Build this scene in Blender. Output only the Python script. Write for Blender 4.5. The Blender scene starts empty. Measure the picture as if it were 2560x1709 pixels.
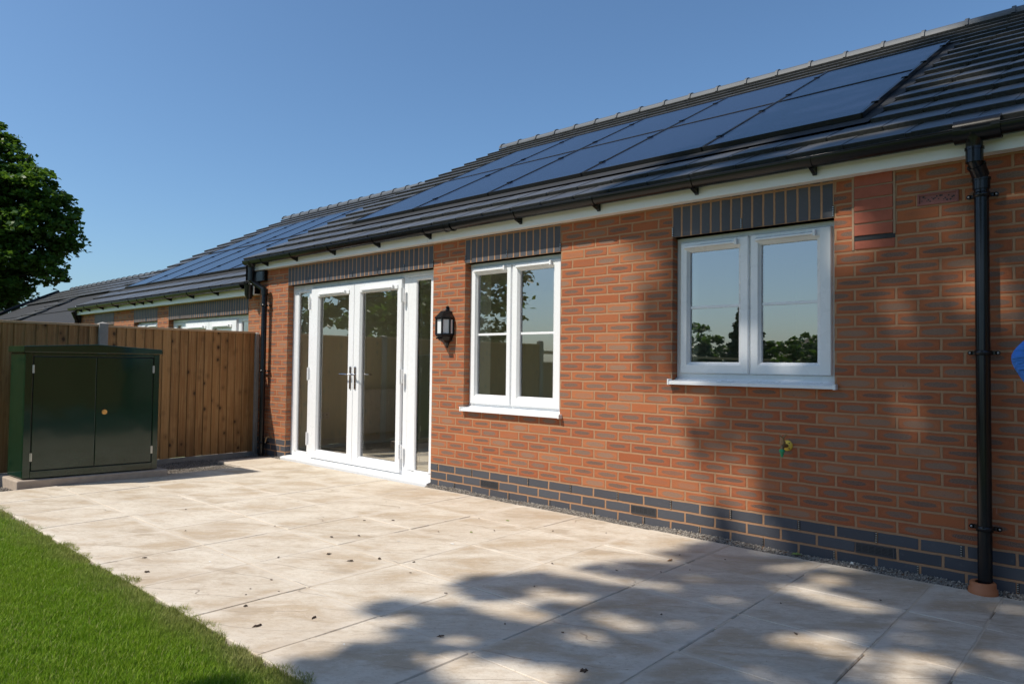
import bpy, bmesh, math, random
import numpy as np
from mathutils import Vector, Matrix
rnd = random.Random(7)
nr = np.random.RandomState(11)
scene = bpy.context.scene
R = math.radians

# ------------------------------------------------------------------ camera
def cam_matrix(yaw, pitch, roll, loc):
    f = Vector((math.sin(yaw)*math.cos(pitch), math.cos(yaw)*math.cos(pitch), math.sin(pitch)))
    r = Vector((math.cos(yaw), -math.sin(yaw), 0)); u = r.cross(f)
    r2 = r*math.cos(roll) + u*math.sin(roll); u2 = u*math.cos(roll) - r*math.sin(roll)
    return Matrix(((r2.x, u2.x, -f.x, loc[0]), (r2.y, u2.y, -f.y, loc[1]), (r2.z, u2.z, -f.z, loc[2]), (0, 0, 0, 1)))
cd = bpy.data.cameras.new('camera'); cam = bpy.data.objects.new('camera', cd)
scene.collection.objects.link(cam); scene.camera = cam
cd.sensor_width = 36; cd.lens = 1753.69/2560*36; cd.clip_end = 2000; cd.clip_start = .05
cam.matrix_world = cam_matrix(-0.7338, 0.0316, 0.0118, (5.1043, -4.5142, 1.1705))

# ------------------------------------------------------------------ light
SUN = Vector((-.48, -1.0, 1.45)).normalized()          # towards the sun
elev = math.asin(SUN.z); az = math.atan2(SUN.x, SUN.y)
w = bpy.data.worlds.new("World"); scene.world = w; w.use_nodes = True
nt = w.node_tree; bg = nt.nodes['Background']
sky = nt.nodes.new('ShaderNodeTexSky'); sky.sky_type = 'NISHITA'; sky.sun_disc = False
sky.sun_elevation = elev; sky.sun_rotation = az; sky.air_density = 1.0; sky.dust_density = 1.4; sky.ozone_density = 6.0
tint = nt.nodes.new('ShaderNodeMix'); tint.data_type = 'RGBA'; tint.blend_type = 'MULTIPLY'; tint.inputs[0].default_value = 1
tint.inputs[7].default_value = (.93, 1.05, 1.06, 1); nt.links.new(sky.outputs[0], tint.inputs[6]); nt.links.new(tint.outputs[2], bg.inputs[0]); bg.inputs[1].default_value = 0.114
sl = bpy.data.lights.new('sun', 'SUN'); sl.energy = 4.1; sl.angle = R(.65); sl.color = (1, .93, .82)
so = bpy.data.objects.new('sun', sl); scene.collection.objects.link(so)
so.rotation_euler = SUN.to_track_quat('Z', 'Y').to_euler(); so.location = (0, -5, 20)
scene.view_settings.view_transform = 'Standard'; scene.view_settings.look = 'None'
scene.view_settings.exposure = 0.28; scene.view_settings.gamma = 1
scene.view_settings.use_curve_mapping = False
scene.cycles.max_bounces = 12; scene.cycles.diffuse_bounces = 8; scene.cycles.transparent_max_bounces = 12
scene.cycles.caustics_reflective = False; scene.cycles.caustics_refractive = False

# ------------------------------------------------------------------ helpers
COL = scene.collection
def link(o, parent=None):
    COL.objects.link(o)
    if parent: o.parent = parent
    return o
def tag(o, label=None, cat=None, group=None, kind=None):
    if label: o['label'] = label
    if cat: o['category'] = cat
    if group: o['group'] = group
    if kind: o['kind'] = kind
    return o
def empty(name, loc, label, cat, group=None):
    o = bpy.data.objects.new(name, None); o.location = loc; link(o); o.empty_display_size = .1
    return tag(o, label, cat, group)

class MB:
    """collects faces (world coordinates) and links them as one mesh object"""
    def __init__(s): s.v = []; s.f = []; s.uv = []; s.mi = []; s.sm = []
    def quad(s, a, b, c, d, uv=None, m=0, smooth=False):
        n = len(s.v); s.v += [tuple(a), tuple(b), tuple(c), tuple(d)]; s.f.append((n, n+1, n+2, n+3))
        s.uv.append(uv or [(0, 0)]*4); s.mi.append(m); s.sm.append(smooth)
    def mesh(s, verts, faces, m=0, smooth=False):
        n = len(s.v); s.v += [tuple(v) for v in verts]
        for f in faces:
            s.f.append(tuple(n+i for i in f)); s.uv.append([(0, 0)]*len(f)); s.mi.append(m); s.sm.append(smooth)
    def box(s, x0, x1, y0, y1, z0, z1, m=0, bev=0, M=None):
        b = min(bev, (x1-x0)*.45, (y1-y0)*.45, (z1-z0)*.45)
        if b <= 0:
            V = [(x, y, z) for x in (x0, x1) for y in (y0, y1) for z in (z0, z1)]
            F = [(0, 1, 3, 2), (4, 6, 7, 5), (0, 4, 5, 1), (2, 3, 7, 6), (0, 2, 6, 4), (1, 5, 7, 3)]
            if M is not None: V = [M @ Vector(v) for v in V]
            s.mesh(V, F, m); return
        bm = bmesh.new(); bmesh.ops.create_cube(bm, size=1)
        for v in bm.verts: v.co = Vector(((x0+x1)/2+v.co.x*(x1-x0), (y0+y1)/2+v.co.y*(y1-y0), (z0+z1)/2+v.co.z*(z1-z0)))
        bmesh.ops.bevel(bm, geom=bm.edges[:], offset=b, segments=2, affect='EDGES', profile=.5)
        bm.verts.index_update()
        V = [v.co.copy() for v in bm.verts]
        if M is not None: V = [M @ v for v in V]
        s.mesh(V, [[v.index for v in f.verts] for f in bm.faces], m); bm.free()
    def tube(s, pts, r, seg=12, m=0, cap=True, smooth=True):
        pts = [Vector(p) for p in pts]; rs = r if hasattr(r, '__len__') else [r]*len(pts)
        ring = []; up = None
        for i, p in enumerate(pts):
            t = (pts[min(i+1, len(pts)-1)]-pts[max(i-1, 0)]).normalized()
            if up is None:
                up = Vector((0, 0, 1)) if abs(t.z) < .9 else Vector((1, 0, 0))
            a = t.cross(up).normalized(); b = a.cross(t).normalized(); up = b
            ring.append([p+(a*math.cos(2*math.pi*k/seg)+b*math.sin(2*math.pi*k/seg))*rs[i] for k in range(seg)])
        V = [v for rr in ring for v in rr]; F = []
        for i in range(len(pts)-1):
            for k in range(seg):
                F.append((i*seg+k, i*seg+(k+1) % seg, (i+1)*seg+(k+1) % seg, (i+1)*seg+k))
        s.mesh(V, F, m, smooth)
        if cap:
            s.mesh(ring[0], [tuple(range(seg))], m); s.mesh(ring[-1], [tuple(range(seg))[::-1]], m)
    def lathe(s, c, prof, seg=24, m=0, ax='z', smooth=True, a0=0, a1=2*math.pi):
        full = abs(a1-a0-2*math.pi) < 1e-6; n = seg if full else seg+1
        V = []
        for (r, h) in prof:
            for k in range(n):
                t = a0+(a1-a0)*k/seg
                p = (r*math.cos(t), r*math.sin(t), h)
                if ax == 'y': p = (p[0], p[2], p[1])
                if ax == 'x': p = (p[2], p[0], p[1])
                V.append((c[0]+p[0], c[1]+p[1], c[2]+p[2]))
        F = []
        for i in range(len(prof)-1):
            for k in range(seg if full else n-1):
                k2 = (k+1) % n if full else k+1
                F.append((i*n+k, i*n+k2, (i+1)*n+k2, (i+1)*n+k))
        s.mesh(V, F, m, smooth)
    def ring(s, x0, x1, z0, z1, prof, m=0):
        """mitred picture frame in the xz plane; prof = [(inset, y), ...]"""
        loops = []
        for d, y in prof:
            loops.append([(x0+d, y, z0+d), (x1-d, y, z0+d), (x1-d, y, z1-d), (x0+d, y, z1-d)])
        for a, b in zip(loops, loops[1:]):
            for k in range(4):
                k2 = (k+1) % 4
                s.quad(a[k], a[k2], b[k2], b[k], m=m)
    def build(s, name, mats, parent=None, bev=0):
        me = bpy.data.meshes.new(name)
        me.from_pydata(s.v, [], s.f)
        uvl = me.uv_layers.new(name='UVMap')
        flat = [c for f in s.uv for p in f for c in p]; uvl.data.foreach_set('uv', flat)
        if not isinstance(mats, (list, tuple)): mats = [mats]
        for mm in mats: me.materials.append(mm)
        me.polygons.foreach_set('material_index', s.mi)
        me.polygons.foreach_set('use_smooth', s.sm)
        me.update()
        o = bpy.data.objects.new(name, me); COL.objects.link(o)
        if parent:
            o.parent = parent
            # parts are built in world coordinates: undo the chain of parents
            L = Vector((0, 0, 0)); q = parent
            while q: L += q.location; q = q.parent
            o.location = -L
        if bev:
            md = o.modifiers.new('bevel', 'BEVEL'); md.width = bev; md.segments = 2; md.limit_method = 'ANGLE'; md.angle_limit = R(40)
        return o
def np_mesh(name, V, F, mats, mi=None, parent=None, smooth=False):
    me = bpy.data.meshes.new(name); V = np.asarray(V, np.float32); F = np.asarray(F, np.int32); k = F.shape[1]
    me.vertices.add(len(V)); me.vertices.foreach_set('co', V.ravel())
    me.loops.add(F.size); me.loops.foreach_set('vertex_index', F.ravel())
    me.polygons.add(len(F)); me.polygons.foreach_set('loop_start', np.arange(len(F), dtype=np.int32)*k)
    if mi is not None: me.polygons.foreach_set('material_index', np.asarray(mi, np.int32))
    if smooth: me.polygons.foreach_set('use_smooth', np.ones(len(F), bool))
    for m in (mats if isinstance(mats, (list, tuple)) else [mats]): me.materials.append(m)
    me.update(calc_edges=True)
    o = bpy.data.objects.new(name, me); link(o, parent); return o

# ------------------------------------------------------------------ materials
class NT:
    def __init__(s, name):
        s.m = bpy.data.materials.new(name); s.m.use_nodes = True; s.t = s.m.node_tree
        s.b = s.t.nodes['Principled BSDF']; s.out = s.t.nodes['Material Output']
    def n(s, typ, **kw):
        x = s.t.nodes.new(typ)
        for k, v in kw.items(): setattr(x, k, v)
        return x
    def lk(s, a, b): s.t.links.new(a, b)
    def setin(s, sock, v):
        if isinstance(v, (int, float)): sock.default_value = v
        elif isinstance(v, (tuple, list)): sock.default_value = (*v, 1) if len(v) == 3 and sock.type == 'RGBA' else v
        else: s.lk(v, sock)
    def math(s, op, a, b=0, c=None, clamp=False):
        x = s.n('ShaderNodeMath', operation=op); x.use_clamp = clamp
        s.setin(x.inputs[0], a); s.setin(x.inputs[1], b)
        if c is not None: s.setin(x.inputs[2], c)
        return x.outputs[0]
    def step(s, v, lo, hi):
        x = s.n('ShaderNodeMapRange', interpolation_type='SMOOTHSTEP'); s.setin(x.inputs[0], v)
        s.setin(x.inputs[1], lo); s.setin(x.inputs[2], hi); return x.outputs[0]
    def mix(s, f, a, b, mode='MIX'):
        x = s.n('ShaderNodeMix', data_type='RGBA', blend_type=mode)
        s.setin(x.inputs[0], f); s.setin(x.inputs[6], a); s.setin(x.inputs[7], b); return x.outputs[2]
    def noise(s, vec=None, scale=5, detail=4, rough=.5, dist=0, dim='3D'):
        x = s.n('ShaderNodeTexNoise', noise_dimensions=dim); x.inputs['Scale'].default_value = scale
        x.inputs['Detail'].default_value = detail; x.inputs['Roughness'].default_value = rough; x.inputs['Distortion'].default_value = dist
        if vec is not None: s.lk(vec, x.inputs['Vector'])
        return x.outputs['Fac']
    def obj(s): return s.n('ShaderNodeTexCoord').outputs['Object']
    def pos(s): return s.n('ShaderNodeNewGeometry').outputs['Position']
    def uv(s): return s.n('ShaderNodeTexCoord').outputs['UV']
    def mapping(s, vec, scale=(1, 1, 1), loc=(0, 0, 0), rot=(0, 0, 0)):
        x = s.n('ShaderNodeMapping'); s.lk(vec, x.inputs[0]); x.inputs['Scale'].default_value = scale
        x.inputs['Location'].default_value = loc; x.inputs['Rotation'].default_value = rot; return x.outputs[0]
    def xyz(s, vec):
        x = s.n('ShaderNodeSeparateXYZ'); s.lk(vec, x.inputs[0]); return x.outputs
    def comb(s, a, b, c=0):
        x = s.n('ShaderNodeCombineXYZ'); s.setin(x.inputs[0], a); s.setin(x.inputs[1], b); s.setin(x.inputs[2], c); return x.outputs[0]
    def white(s, vec):
        x = s.n('ShaderNodeTexWhiteNoise', noise_dimensions='3D'); s.lk(vec, x.inputs['Vector']); return x.outputs['Value'], s.xyz(x.outputs['Color'])
    def bump(s, h, strength=.5, dist=.005, normal=None):
        x = s.n('ShaderNodeBump'); x.inputs['Strength'].default_value = strength; x.inputs['Distance'].default_value = dist
        s.lk(h, x.inputs['Height'])
        if normal is not None: s.lk(normal, x.inputs['Normal'])
        s.lk(x.outputs[0], s.b.inputs['Normal']); return x.outputs[0]
    def base(s, c, rough=.6, metal=0, spec=None):
        s.setin(s.b.inputs['Base Color'], c); s.setin(s.b.inputs['Roughness'], rough); s.setin(s.b.inputs['Metallic'], metal)
        if spec is not None: s.setin(s.b.inputs['Specular IOR Level'], spec)
        return s.m

def simple(name, col, rough=.5, metal=0, var=.12, scale=8, bump=0, spec=None, coat=0):
    t = NT(name); n = t.noise(t.pos(), scale, 5, .6)
    c = t.mix(n, tuple(x*(1-var) for x in col), tuple(min(1, x*(1+var)) for x in col))
    r = t.math('MULTIPLY_ADD', t.noise(t.pos(), scale*3, 3), .15, rough-.075)
    t.base(c, r, metal, spec)
    if coat: t.b.inputs['Coat Weight'].default_value = coat; t.b.inputs['Coat Roughness'].default_value = .05
    if bump: t.bump(t.noise(t.pos(), scale*12, 4, .6), bump, .002)
    return t.m

def brick_material(name, blue_all=False, soldier=False):
    t = NT(name); U = t.xyz(t.uv()); pos = t.pos()
    wob = t.noise(pos, 9, 2, .5); wob2 = t.noise(t.mapping(pos, loc=(5, 3, 9)), 9, 2, .5)
    fine = t.noise(pos, 60, 3, .6)
    v = t.math('ADD', U[1], t.math('MULTIPLY_ADD', wob, .10, -.05))
    v = t.math('ADD', v, t.math('MULTIPLY_ADD', fine, .03, -.015))
    row = t.math('FLOOR', v)
    par = t.math('ABSOLUTE', t.math('MODULO', row, 2))
    u = t.math('ADD', U[0], t.math('MULTIPLY', par, .0 if soldier else .5))
    u = t.math('ADD', u, t.math('MULTIPLY_ADD', wob2, .05, -.025))
    u = t.math('ADD', u, t.math('MULTIPLY_ADD', fine, .012, -.006))
    col = t.math('FLOOR', u)
    fx = t.math('SUBTRACT', u, col); fy = t.math('SUBTRACT', v, row)
    rv, rc = t.white(t.comb(col, row, 3.7))
    dx = t.math('MULTIPLY', t.math('MINIMUM', fx, t.math('SUBTRACT', 1, fx)), .225)
    dy = t.math('MULTIPLY', t.math('MINIMUM', fy, t.math('SUBTRACT', 1, fy)), .075)
    jit = t.math('MULTIPLY_ADD', fine, .0016, -.0008)
    d = t.math('ADD', t.math('MINIMUM', dx, dy), jit)
    brick = t.step(d, .0058, .0084)                       # 0 mortar, 1 brick
    # dark oval kiss mark in the middle of a brick
    ex = t.math('ABSOLUTE', t.math('DIVIDE', t.math('ADD', t.math('SUBTRACT', fx, .5), t.math('MULTIPLY_ADD', rc[0], .10, -.05)), t.math('MULTIPLY_ADD', rc[1], .12, .33)))
    ey = t.math('ABSOLUTE', t.math('DIVIDE', t.math('ADD', t.math('SUBTRACT', fy, .5), t.math('MULTIPLY_ADD', rc[2], .08, -.04)), t.math('MULTIPLY_ADD', rc[2], .085, .18)))
    dd = t.math('ADD', t.math('POWER', ex, 2.8), t.math('POWER', ey, 2.3))
    dd = t.math('ADD', dd, t.math('MULTIPLY_ADD', t.noise(pos, 19, 5, .62), 1.7, -.85))
    oval = t.math('SUBTRACT', 1, t.step(dd, .55, 1.10))
    has = t.math('MULTIPLY', t.step(rv, .0, .13), .9)
    oval = t.math('MULTIPLY', oval, has)
    ring = t.math('MULTIPLY', t.math('MULTIPLY', t.step(dd, .8, 1.2), t.math('SUBTRACT', 1, t.step(dd, 1.25, 2.0))), has)
    gr = t.noise(pos, 190, 3, .7)
    big = t.noise(pos, 1.7, 3, .5)
    red = t.mix(rc[1], (.31, .084, .030), (.42, .128, .044)); red = t.mix(t.math('MULTIPLY', rc[0], .5), red, (.26, .062, .028))
    red = t.mix(t.step(gr, .35, .75), red, t.mix(.5, red, (.46, .17, .08)))
    red = t.mix(t.math('MULTIPLY', ring, .12), red, (.56, .27, .13))
    smud = t.mix(rc[2], (.098, .070, .055), (.205, .142, .104))
    smud = t.mix(t.step(gr, .45, .62), smud, t.mix(.45, smud, (.37, .25, .19)))
    red = t.mix(oval, red, smud)
    red = t.mix(t.math('MULTIPLY', t.step(rc[2], .75, .95), .35), red, t.mix(.5, red, (.55, .26, .12)))
    spots = t.step(t.noise(pos, 75, 1, .4), .735, .76)
    red = t.mix(t.math('MULTIPLY', spots, t.math('MULTIPLY_ADD', oval, .75, .12)), red, (.045, .05, .085))
    # blue engineering bricks below damp course
    bl = t.mix(rc[1], (.062, .068, .080), (.082, .089, .103)); bl = t.mix(t.step(t.noise(pos, 30, 4, .7), .55, .8), bl, (.11, .115, .12))
    if blue_all: colr = bl; isb = None
    else:
        isb = t.math('LESS_THAN', v, 0); colr = t.mix(isb, red, bl)
    colr = t.mix(t.math('MULTIPLY', big, .18), colr, t.mix(.5, colr, (.2, .1, .07)))
    mor = t.mix(t.noise(pos, 45, 5, .7), (.31, .165, .088), (.45, .262, .148))
    mor = t.mix(t.math('MULTIPLY', t.step(t.noise(pos, 3, 2, .5), .5, .8), .3), mor, (.27, .19, .13))
    # white efflorescence drips
    sc_ = t.noise(t.mapping(pos, scale=(16, 1, 2.6), rot=(0, R(14), 0)), 1, 3, .7)
    area = t.step(t.noise(t.mapping(pos, loc=(3.1, 0, 1.3)), 1.1, 2, .5), .56, .70)
    drip = t.math('MULTIPLY', t.math('MULTIPLY', t.step(sc_, .66, .72), area), .22)
    fc = t.mix(brick, mor, colr); fc = t.mix(drip, fc, (.6, .52, .45))
    rough = .86 if not blue_all else .6
    t.base(fc, rough, 0, .3)
    h = t.math('ADD', t.math('MULTIPLY', brick, 1.0), t.math('MULTIPLY', gr, .22))
    h = t.math('ADD', h, t.math('MULTIPLY', t.noise(pos, 35, 3, .6), .25))
    t.bump(h, .9, .006)
    return t.m

M = {}
M['brick'] = brick_material('red_multi_brick')
M['blue'] = brick_material('blue_soldier_brick', True, True)
M['upvc'] = simple('white_upvc', (.80, .81, .82), .28, 0, .03, 3)
M['fascia'] = simple('fascia_white', (.86, .86, .85), .35, 0, .05, 3)
M['black'] = simple('black_plastic', (.006, .0065, .008), .22, 0, .2, 5, spec=.38)
M['blackmatt'] = simple('black_matt', (.014, .014, .015), .6, 0, .3, 12, .3)
M['airgrey'] = simple('dark_grey_plastic', (.055, .055, .06), .5, 0, .2, 9)
M['chrome'] = simple('chrome', (.7, .7, .72), .12, 1, .05)
M['steel'] = simple('steel', (.55, .55, .53), .35, 1, .1)
M['brass'] = simple('brass', (.70, .45, .16), .35, .9, .2, 30)
M['brassdull'] = simple('tarnished_brass', (.28, .18, .09), .5, .7, .3, 60)
M['yellow'] = simple('yellow_plastic', (.75, .50, .06), .5, 0, .1)
M['greenp'] = simple('green_plastic', (.02, .30, .12), .45, 0, .1)
M['clay'] = simple('clay_collar', (.42, .15, .06), .6, 0, .15, 10, .2)
M['conc'] = simple('concrete', (.30, .285, .26), .9, 0, .25, 14, .6)
M['concpad'] = simple('pad_concrete', (.42, .34, .27), .9, 0, .25, 14, .6)
M['terr'] = simple('plain_red_brick', (.34, .095, .055), .85, 0, .25, 25, .5)
M['terr2'] = simple('plum_brick', (.25, .10, .085), .85, 0, .2, 25, .5)
M['room'] = simple('room_paint', (.80, .82, .72), .7, 0, .05, 2)
M['roomfloor'] = simple('room_floor', (.55, .47, .38), .5, 0, .15, 6)
M['ceil'] = simple('ceiling_paint', (.75, .75, .72), .8, 0, .03, 2)
M['felt'] = simple('roof_felt', (.022, .023, .026), .95, 0, .25, 3, .4)
M['opal'] = simple('opal_diffuser', (.72, .74, .76), .35, 0, .04, 10)
M['blockwork'] = simple('block', (.35, .34, .32), .9, 0, .2, 12, .3)

def tile_material():
    t = NT('concrete_roof_tile'); pos = t.pos()
    n = t.noise(pos, 3, 4, .6); g = t.noise(pos, 150, 4, .7)
    gi = t.n('ShaderNodeNewGeometry'); ri = gi.outputs['Random Per Island']
    c = t.mix(ri, (.048, .050, .054), (.078, .080, .084)); c = t.mix(t.math('MULTIPLY', n, .5), c, (.10, .10, .10))
    c = t.mix(t.step(g, .62, .75), c, (.17, .165, .155))
    r = t.math('MULTIPLY_ADD', g, .2, .30)
    t.base(c, r, 0, .5); t.bump(g, .5, .002); return t.m
M['tile'] = tile_material()
M['tileedge'] = simple('tile_cut_edge', (.052, .052, .05), .9, 0, .6, 40, 1, spec=.15)
def ridge_material():
    t = NT('ridge_tile_concrete'); pos = t.pos(); g = t.noise(pos, 120, 4, .7)
    c = t.mix(t.noise(pos, 4, 4), (.060, .068, .078), (.095, .106, .120)); t.base(c, .55); t.bump(g, .4, .002); return t.m
M['ridge'] = ridge_material()
def panel_material():
    t = NT('solar_glass'); X = t.xyz(t.obj())
    line = t.math('LESS_THAN', t.math('FRACT', t.math('MULTIPLY', X[0], 6.4)), .02)
    c = t.mix(t.noise(t.pos(), 2, 3), (.006, .009, .024), (.010, .014, .034)); c = t.mix(t.math('MULTIPLY', line, .3), c, (.02, .026, .05))
    t.base(c, t.math('MULTIPLY_ADD', t.noise(t.pos(), 40, 3), .10, .18), 0, .34)
    t.b.inputs['Coat Weight'].default_value = .25; t.b.inputs['Coat Roughness'].default_value = .3
    return t.m
M['panel'] = panel_material()
def glass_material(name='window_glass', ior=1.75, tint=(.93, .95, .90)):
    t = NT(name); t.t.nodes.remove(t.b)
    ge = t.n('ShaderNodeNewGeometry'); dp = t.n('ShaderNodeVectorMath', operation='DOT_PRODUCT'); t.lk(ge.outputs['Incoming'], dp.inputs[0]); t.lk(ge.outputs['True Normal'], dp.inputs[1])
    ci = t.math('SUBTRACT', 1, t.math('ABSOLUTE', dp.outputs['Value']), clamp=True)      # coated double glazing, Schlick
    fac = t.math('MULTIPLY_ADD', t.math('POWER', ci, 4.0), 1.0, .30, clamp=True)
    # slight bow of a sealed unit
    bp = t.n('ShaderNodeBump'); bp.inputs['Strength'].default_value = .03; bp.inputs['Distance'].default_value = .02
    t.lk(t.noise(t.pos(), 1.3, 1, .3), bp.inputs['Height'])
    tr = t.n('ShaderNodeBsdfTransparent'); tr.inputs[0].default_value = (*tint, 1)
    gl = t.n('ShaderNodeBsdfGlossy'); gl.inputs['Roughness'].default_value = 0; gl.inputs[0].default_value = (1, 1, 1, 1)
    t.lk(bp.outputs[0], gl.inputs['Normal'])
    mx = t.n('ShaderNodeMixShader'); t.lk(fac, mx.inputs[0]); t.lk(tr.outputs[0], mx.inputs[1]); t.lk(gl.outputs[0], mx.inputs[2])
    t.lk(mx.outputs[0], t.out.inputs[0]); return t.m
M['glass'] = glass_material()

def slab_material():
    t = NT('riven_stone_slab'); pos = t.pos(); gi = t.n('ShaderNodeNewGeometry'); ri = gi.outputs['Random Per Island']
    off = t.comb(t.math('MULTIPLY', ri, 37), t.math('MULTIPLY', ri, 91), 0)
    va = t.n('ShaderNodeVectorMath', operation='ADD'); t.lk(pos, va.inputs[0]); t.lk(off, va.inputs[1]); pv = va.outputs[0]
    pr = t.mapping(pv, rot=(0, 0, R(-38))); st = t.mapping(pr, scale=(1.0, 2.0, 1))
    n1 = t.noise(st, 1.9, 6, .60, .5); n2 = t.noise(t.mapping(pr, scale=(1, 2.4, 1)), 5.5, 7, .70, 1.0)
    n3 = t.noise(pv, 90, 4, .7)
    c = t.mix(ri, (.52, .445, .35), (.585, .505, .405))
    c = t.mix(t.step(n1, .42, .66), c, (.66, .59, .49)); c = t.mix(t.math('MULTIPLY', t.math('SUBTRACT', 1, t.step(n1, .36, .50)), .85), c, (.46, .36, .25))
    c = t.mix(t.math('MULTIPLY', t.step(n2, .54, .68), .55), c, (.50, .39, .28))
    c = t.mix(t.math('MULTIPLY', t.math('SUBTRACT', 1, t.step(n2, .33, .45)), .5), c, (.66, .57, .47))
    c = t.mix(t.step(n3, .60, .72), c, t.mix(.55, c, (.36, .29, .22)))
    # riven ledges
    w = t.n('ShaderNodeTexWave', wave_type='BANDS', bands_direction='Y'); t.lk(t.mapping(pr, scale=(.45, 1, 1)), w.inputs[0])
    w.inputs['Scale'].default_value = 1.1; w.inputs['Distortion'].default_value = 11; w.inputs['Detail'].default_value = 3; w.inputs['Detail Scale'].default_value = 1.3
    led = t.n('ShaderNodeValToRGB'); led.color_ramp.interpolation = 'LINEAR'
    led.color_ramp.elements[0].position = .50; led.color_ramp.elements[1].position = .54; t.lk(w.outputs['Fac'], led.inputs[0])
    edge = t.math('MULTIPLY', t.step(w.outputs['Fac'], .49, .515), t.math('SUBTRACT', 1, t.step(w.outputs['Fac'], .515, .55)))
    c = t.mix(t.math('MULTIPLY', edge, t.math('MULTIPLY', t.step(n1, .42, .55), .42)), c, (.36, .28, .20))
    PX_ = t.xyz(pos)
    def near(v, off, sp):
        f = t.math('FRACT', t.math('DIVIDE', t.math('ADD', v, off), sp)); return t.math('MULTIPLY', t.math('MINIMUM', f, t.math('SUBTRACT', 1, f)), sp)
    fin = t.noise(t.mapping(pr, scale=(1, 1.8, 1)), 24, 5, .7, .4)
    c = t.mix(t.math('MULTIPLY', t.step(fin, .50, .66), .42), c, (.41, .33, .245)); c = t.mix(t.math('MULTIPLY', t.math('SUBTRACT', 1, t.step(fin, .33, .46)), .35), c, (.70, .64, .56))
    vein = t.noise(t.mapping(pr, scale=(1, 4.5, 1)), 7, 5, .7, .6); vl = t.math('SUBTRACT', 1, t.step(t.math('ABSOLUTE', t.math('SUBTRACT', vein, .47)), .004, .016))
    c = t.mix(t.math('MULTIPLY', vl, .30), c, (.30, .23, .165))
    dj = t.math('MINIMUM', near(PX_[0], 20*.6025+1.768, .6025), near(PX_[1], 20*.599+.085, .599))
    band = t.math('SUBTRACT', 1, t.step(t.math('ADD', dj, t.math('MULTIPLY_ADD', n2, .06, -.03)), .012, .060))
    c = t.mix(t.math('MULTIPLY', band, t.math('MULTIPLY_ADD', t.noise(pos, 2.3, 3, .6), 1.2, -.15, clamp=True)), c, (.64, .575, .49))
    spk = t.step(t.noise(pos, 55, 2, .5), .68, .74); c = t.mix(t.math('MULTIPLY', spk, .5), c, (.28, .22, .16))
    blot = t.step(t.noise(t.mapping(t.mapping(pos, rot=(0, 0, R(-38))), scale=(1, 1.9, 1), loc=(4.4, 2, 0)), 2.0, 5, .65), .57, .66); c = t.mix(t.math('MULTIPLY', blot, .58), c, (.38, .30, .215))
    c = t.mix(t.math('MULTIPLY', t.step(t.noise(pos, .9, 3, .6), .50, .68), .35), c, (.42, .33, .24))
    t.base(c, t.math('MULTIPLY_ADD', n3, .2, .62), 0, .3)
    h = t.math('ADD', t.math('MULTIPLY', n1, 1.6), t.math('MULTIPLY', n2, .8)); h = t.math('ADD', h, t.math('MULTIPLY', led.outputs[0], .7)); h = t.math('ADD', h, t.math('MULTIPLY', n3, .12))
    t.bump(h, .7, .008); return t.m
M['slab'] = slab_material()
M['mortar'] = simple('paving_joint', (.56, .47, .36), .9, 0, .2, 20, .4)
def wood_material():
    t = NT('fence_board_wood'); pos = t.pos(); gi = t.n('ShaderNodeNewGeometry'); ri = gi.outputs['Random Per Island']
    off = t.comb(t.math('MULTIPLY', ri, 13), t.math('MULTIPLY', ri, 57), t.math('MULTIPLY', ri, 31))
    va = t.n('ShaderNodeVectorMath', operation='ADD'); t.lk(pos, va.inputs[0]); t.lk(off, va.inputs[1]); pv = va.outputs[0]
    g = t.noise(t.mapping(pv, scale=(14, 14, .5)), 3.2, 5, .6, .6)
    g2 = t.noise(t.mapping(pv, scale=(30, 30, 1.2)), 5, 3, .6, .3)
    c = t.mix(ri, (.29, .142, .050), (.44, .24, .092)); c = t.mix(t.step(g, .42, .62), c, t.mix(.55, c, (.50, .30, .13)))
    c = t.mix(t.math('MULTIPLY', t.step(g2, .55, .75), .5), c, (.10, .055, .028))
    vo = t.n('ShaderNodeTexVoronoi'); vo.feature = 'F1'; vo.inputs['Scale'].default_value = 1
    t.lk(t.mapping(pv, scale=(1, 9, 6.5)), vo.inputs['Vector'])
    kn = t.math('SUBTRACT', 1, t.step(t.math('ADD', vo.outputs['Distance'], t.math('MULTIPLY_ADD', g2, .2, -.1)), .085, .18))
    halo = t.math('SUBTRACT', 1, t.step(vo.outputs['Distance'], .15, .42))
    c = t.mix(t.math('MULTIPLY', halo, .35), c, (.10, .05, .022)); c = t.mix(t.math('MULTIPLY', kn, .85), c, (.022, .012, .008))
    c = t.mix(t.math('MULTIPLY', t.step(t.noise(t.mapping(pv, scale=(2, 2, .8)), 1.6, 4, .65), .50, .70), .36), c, (.11, .055, .024))
    t.base(c, .75, 0, .3); t.bump(t.math('ADD', g, t.math('MULTIPLY', g2, .5)), .4, .003); return t.m
M['wood'] = wood_material()
M['woodcap'] = simple('fence_cap_wood', (.52, .34, .19), .7, 0, .2, 20, .3)
def cabinet_material():
    t = NT('green_gloss_grp'); pos = t.pos()
    n = t.noise(pos, 6, 3)
    c = t.mix(n, (.003, .022, .010), (.005, .030, .014)); t.base(c, .09, 0, .6)
    X = t.xyz(pos); low = t.math('SUBTRACT', 1, t.step(X[2], .06, .38))
    dirt = t.math('MULTIPLY', t.step(t.noise(pos, 140, 3, .7), .56, .66), t.math('MULTIPLY', low, .5))
    t.setin(t.b.inputs['Base Color'], t.mix(dirt, c, (.16, .16, .12)))
    t.bump(t.noise(pos, 2.5, 2, .5), .12, .02); return t.m
M['cab'] = cabinet_material()
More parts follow.
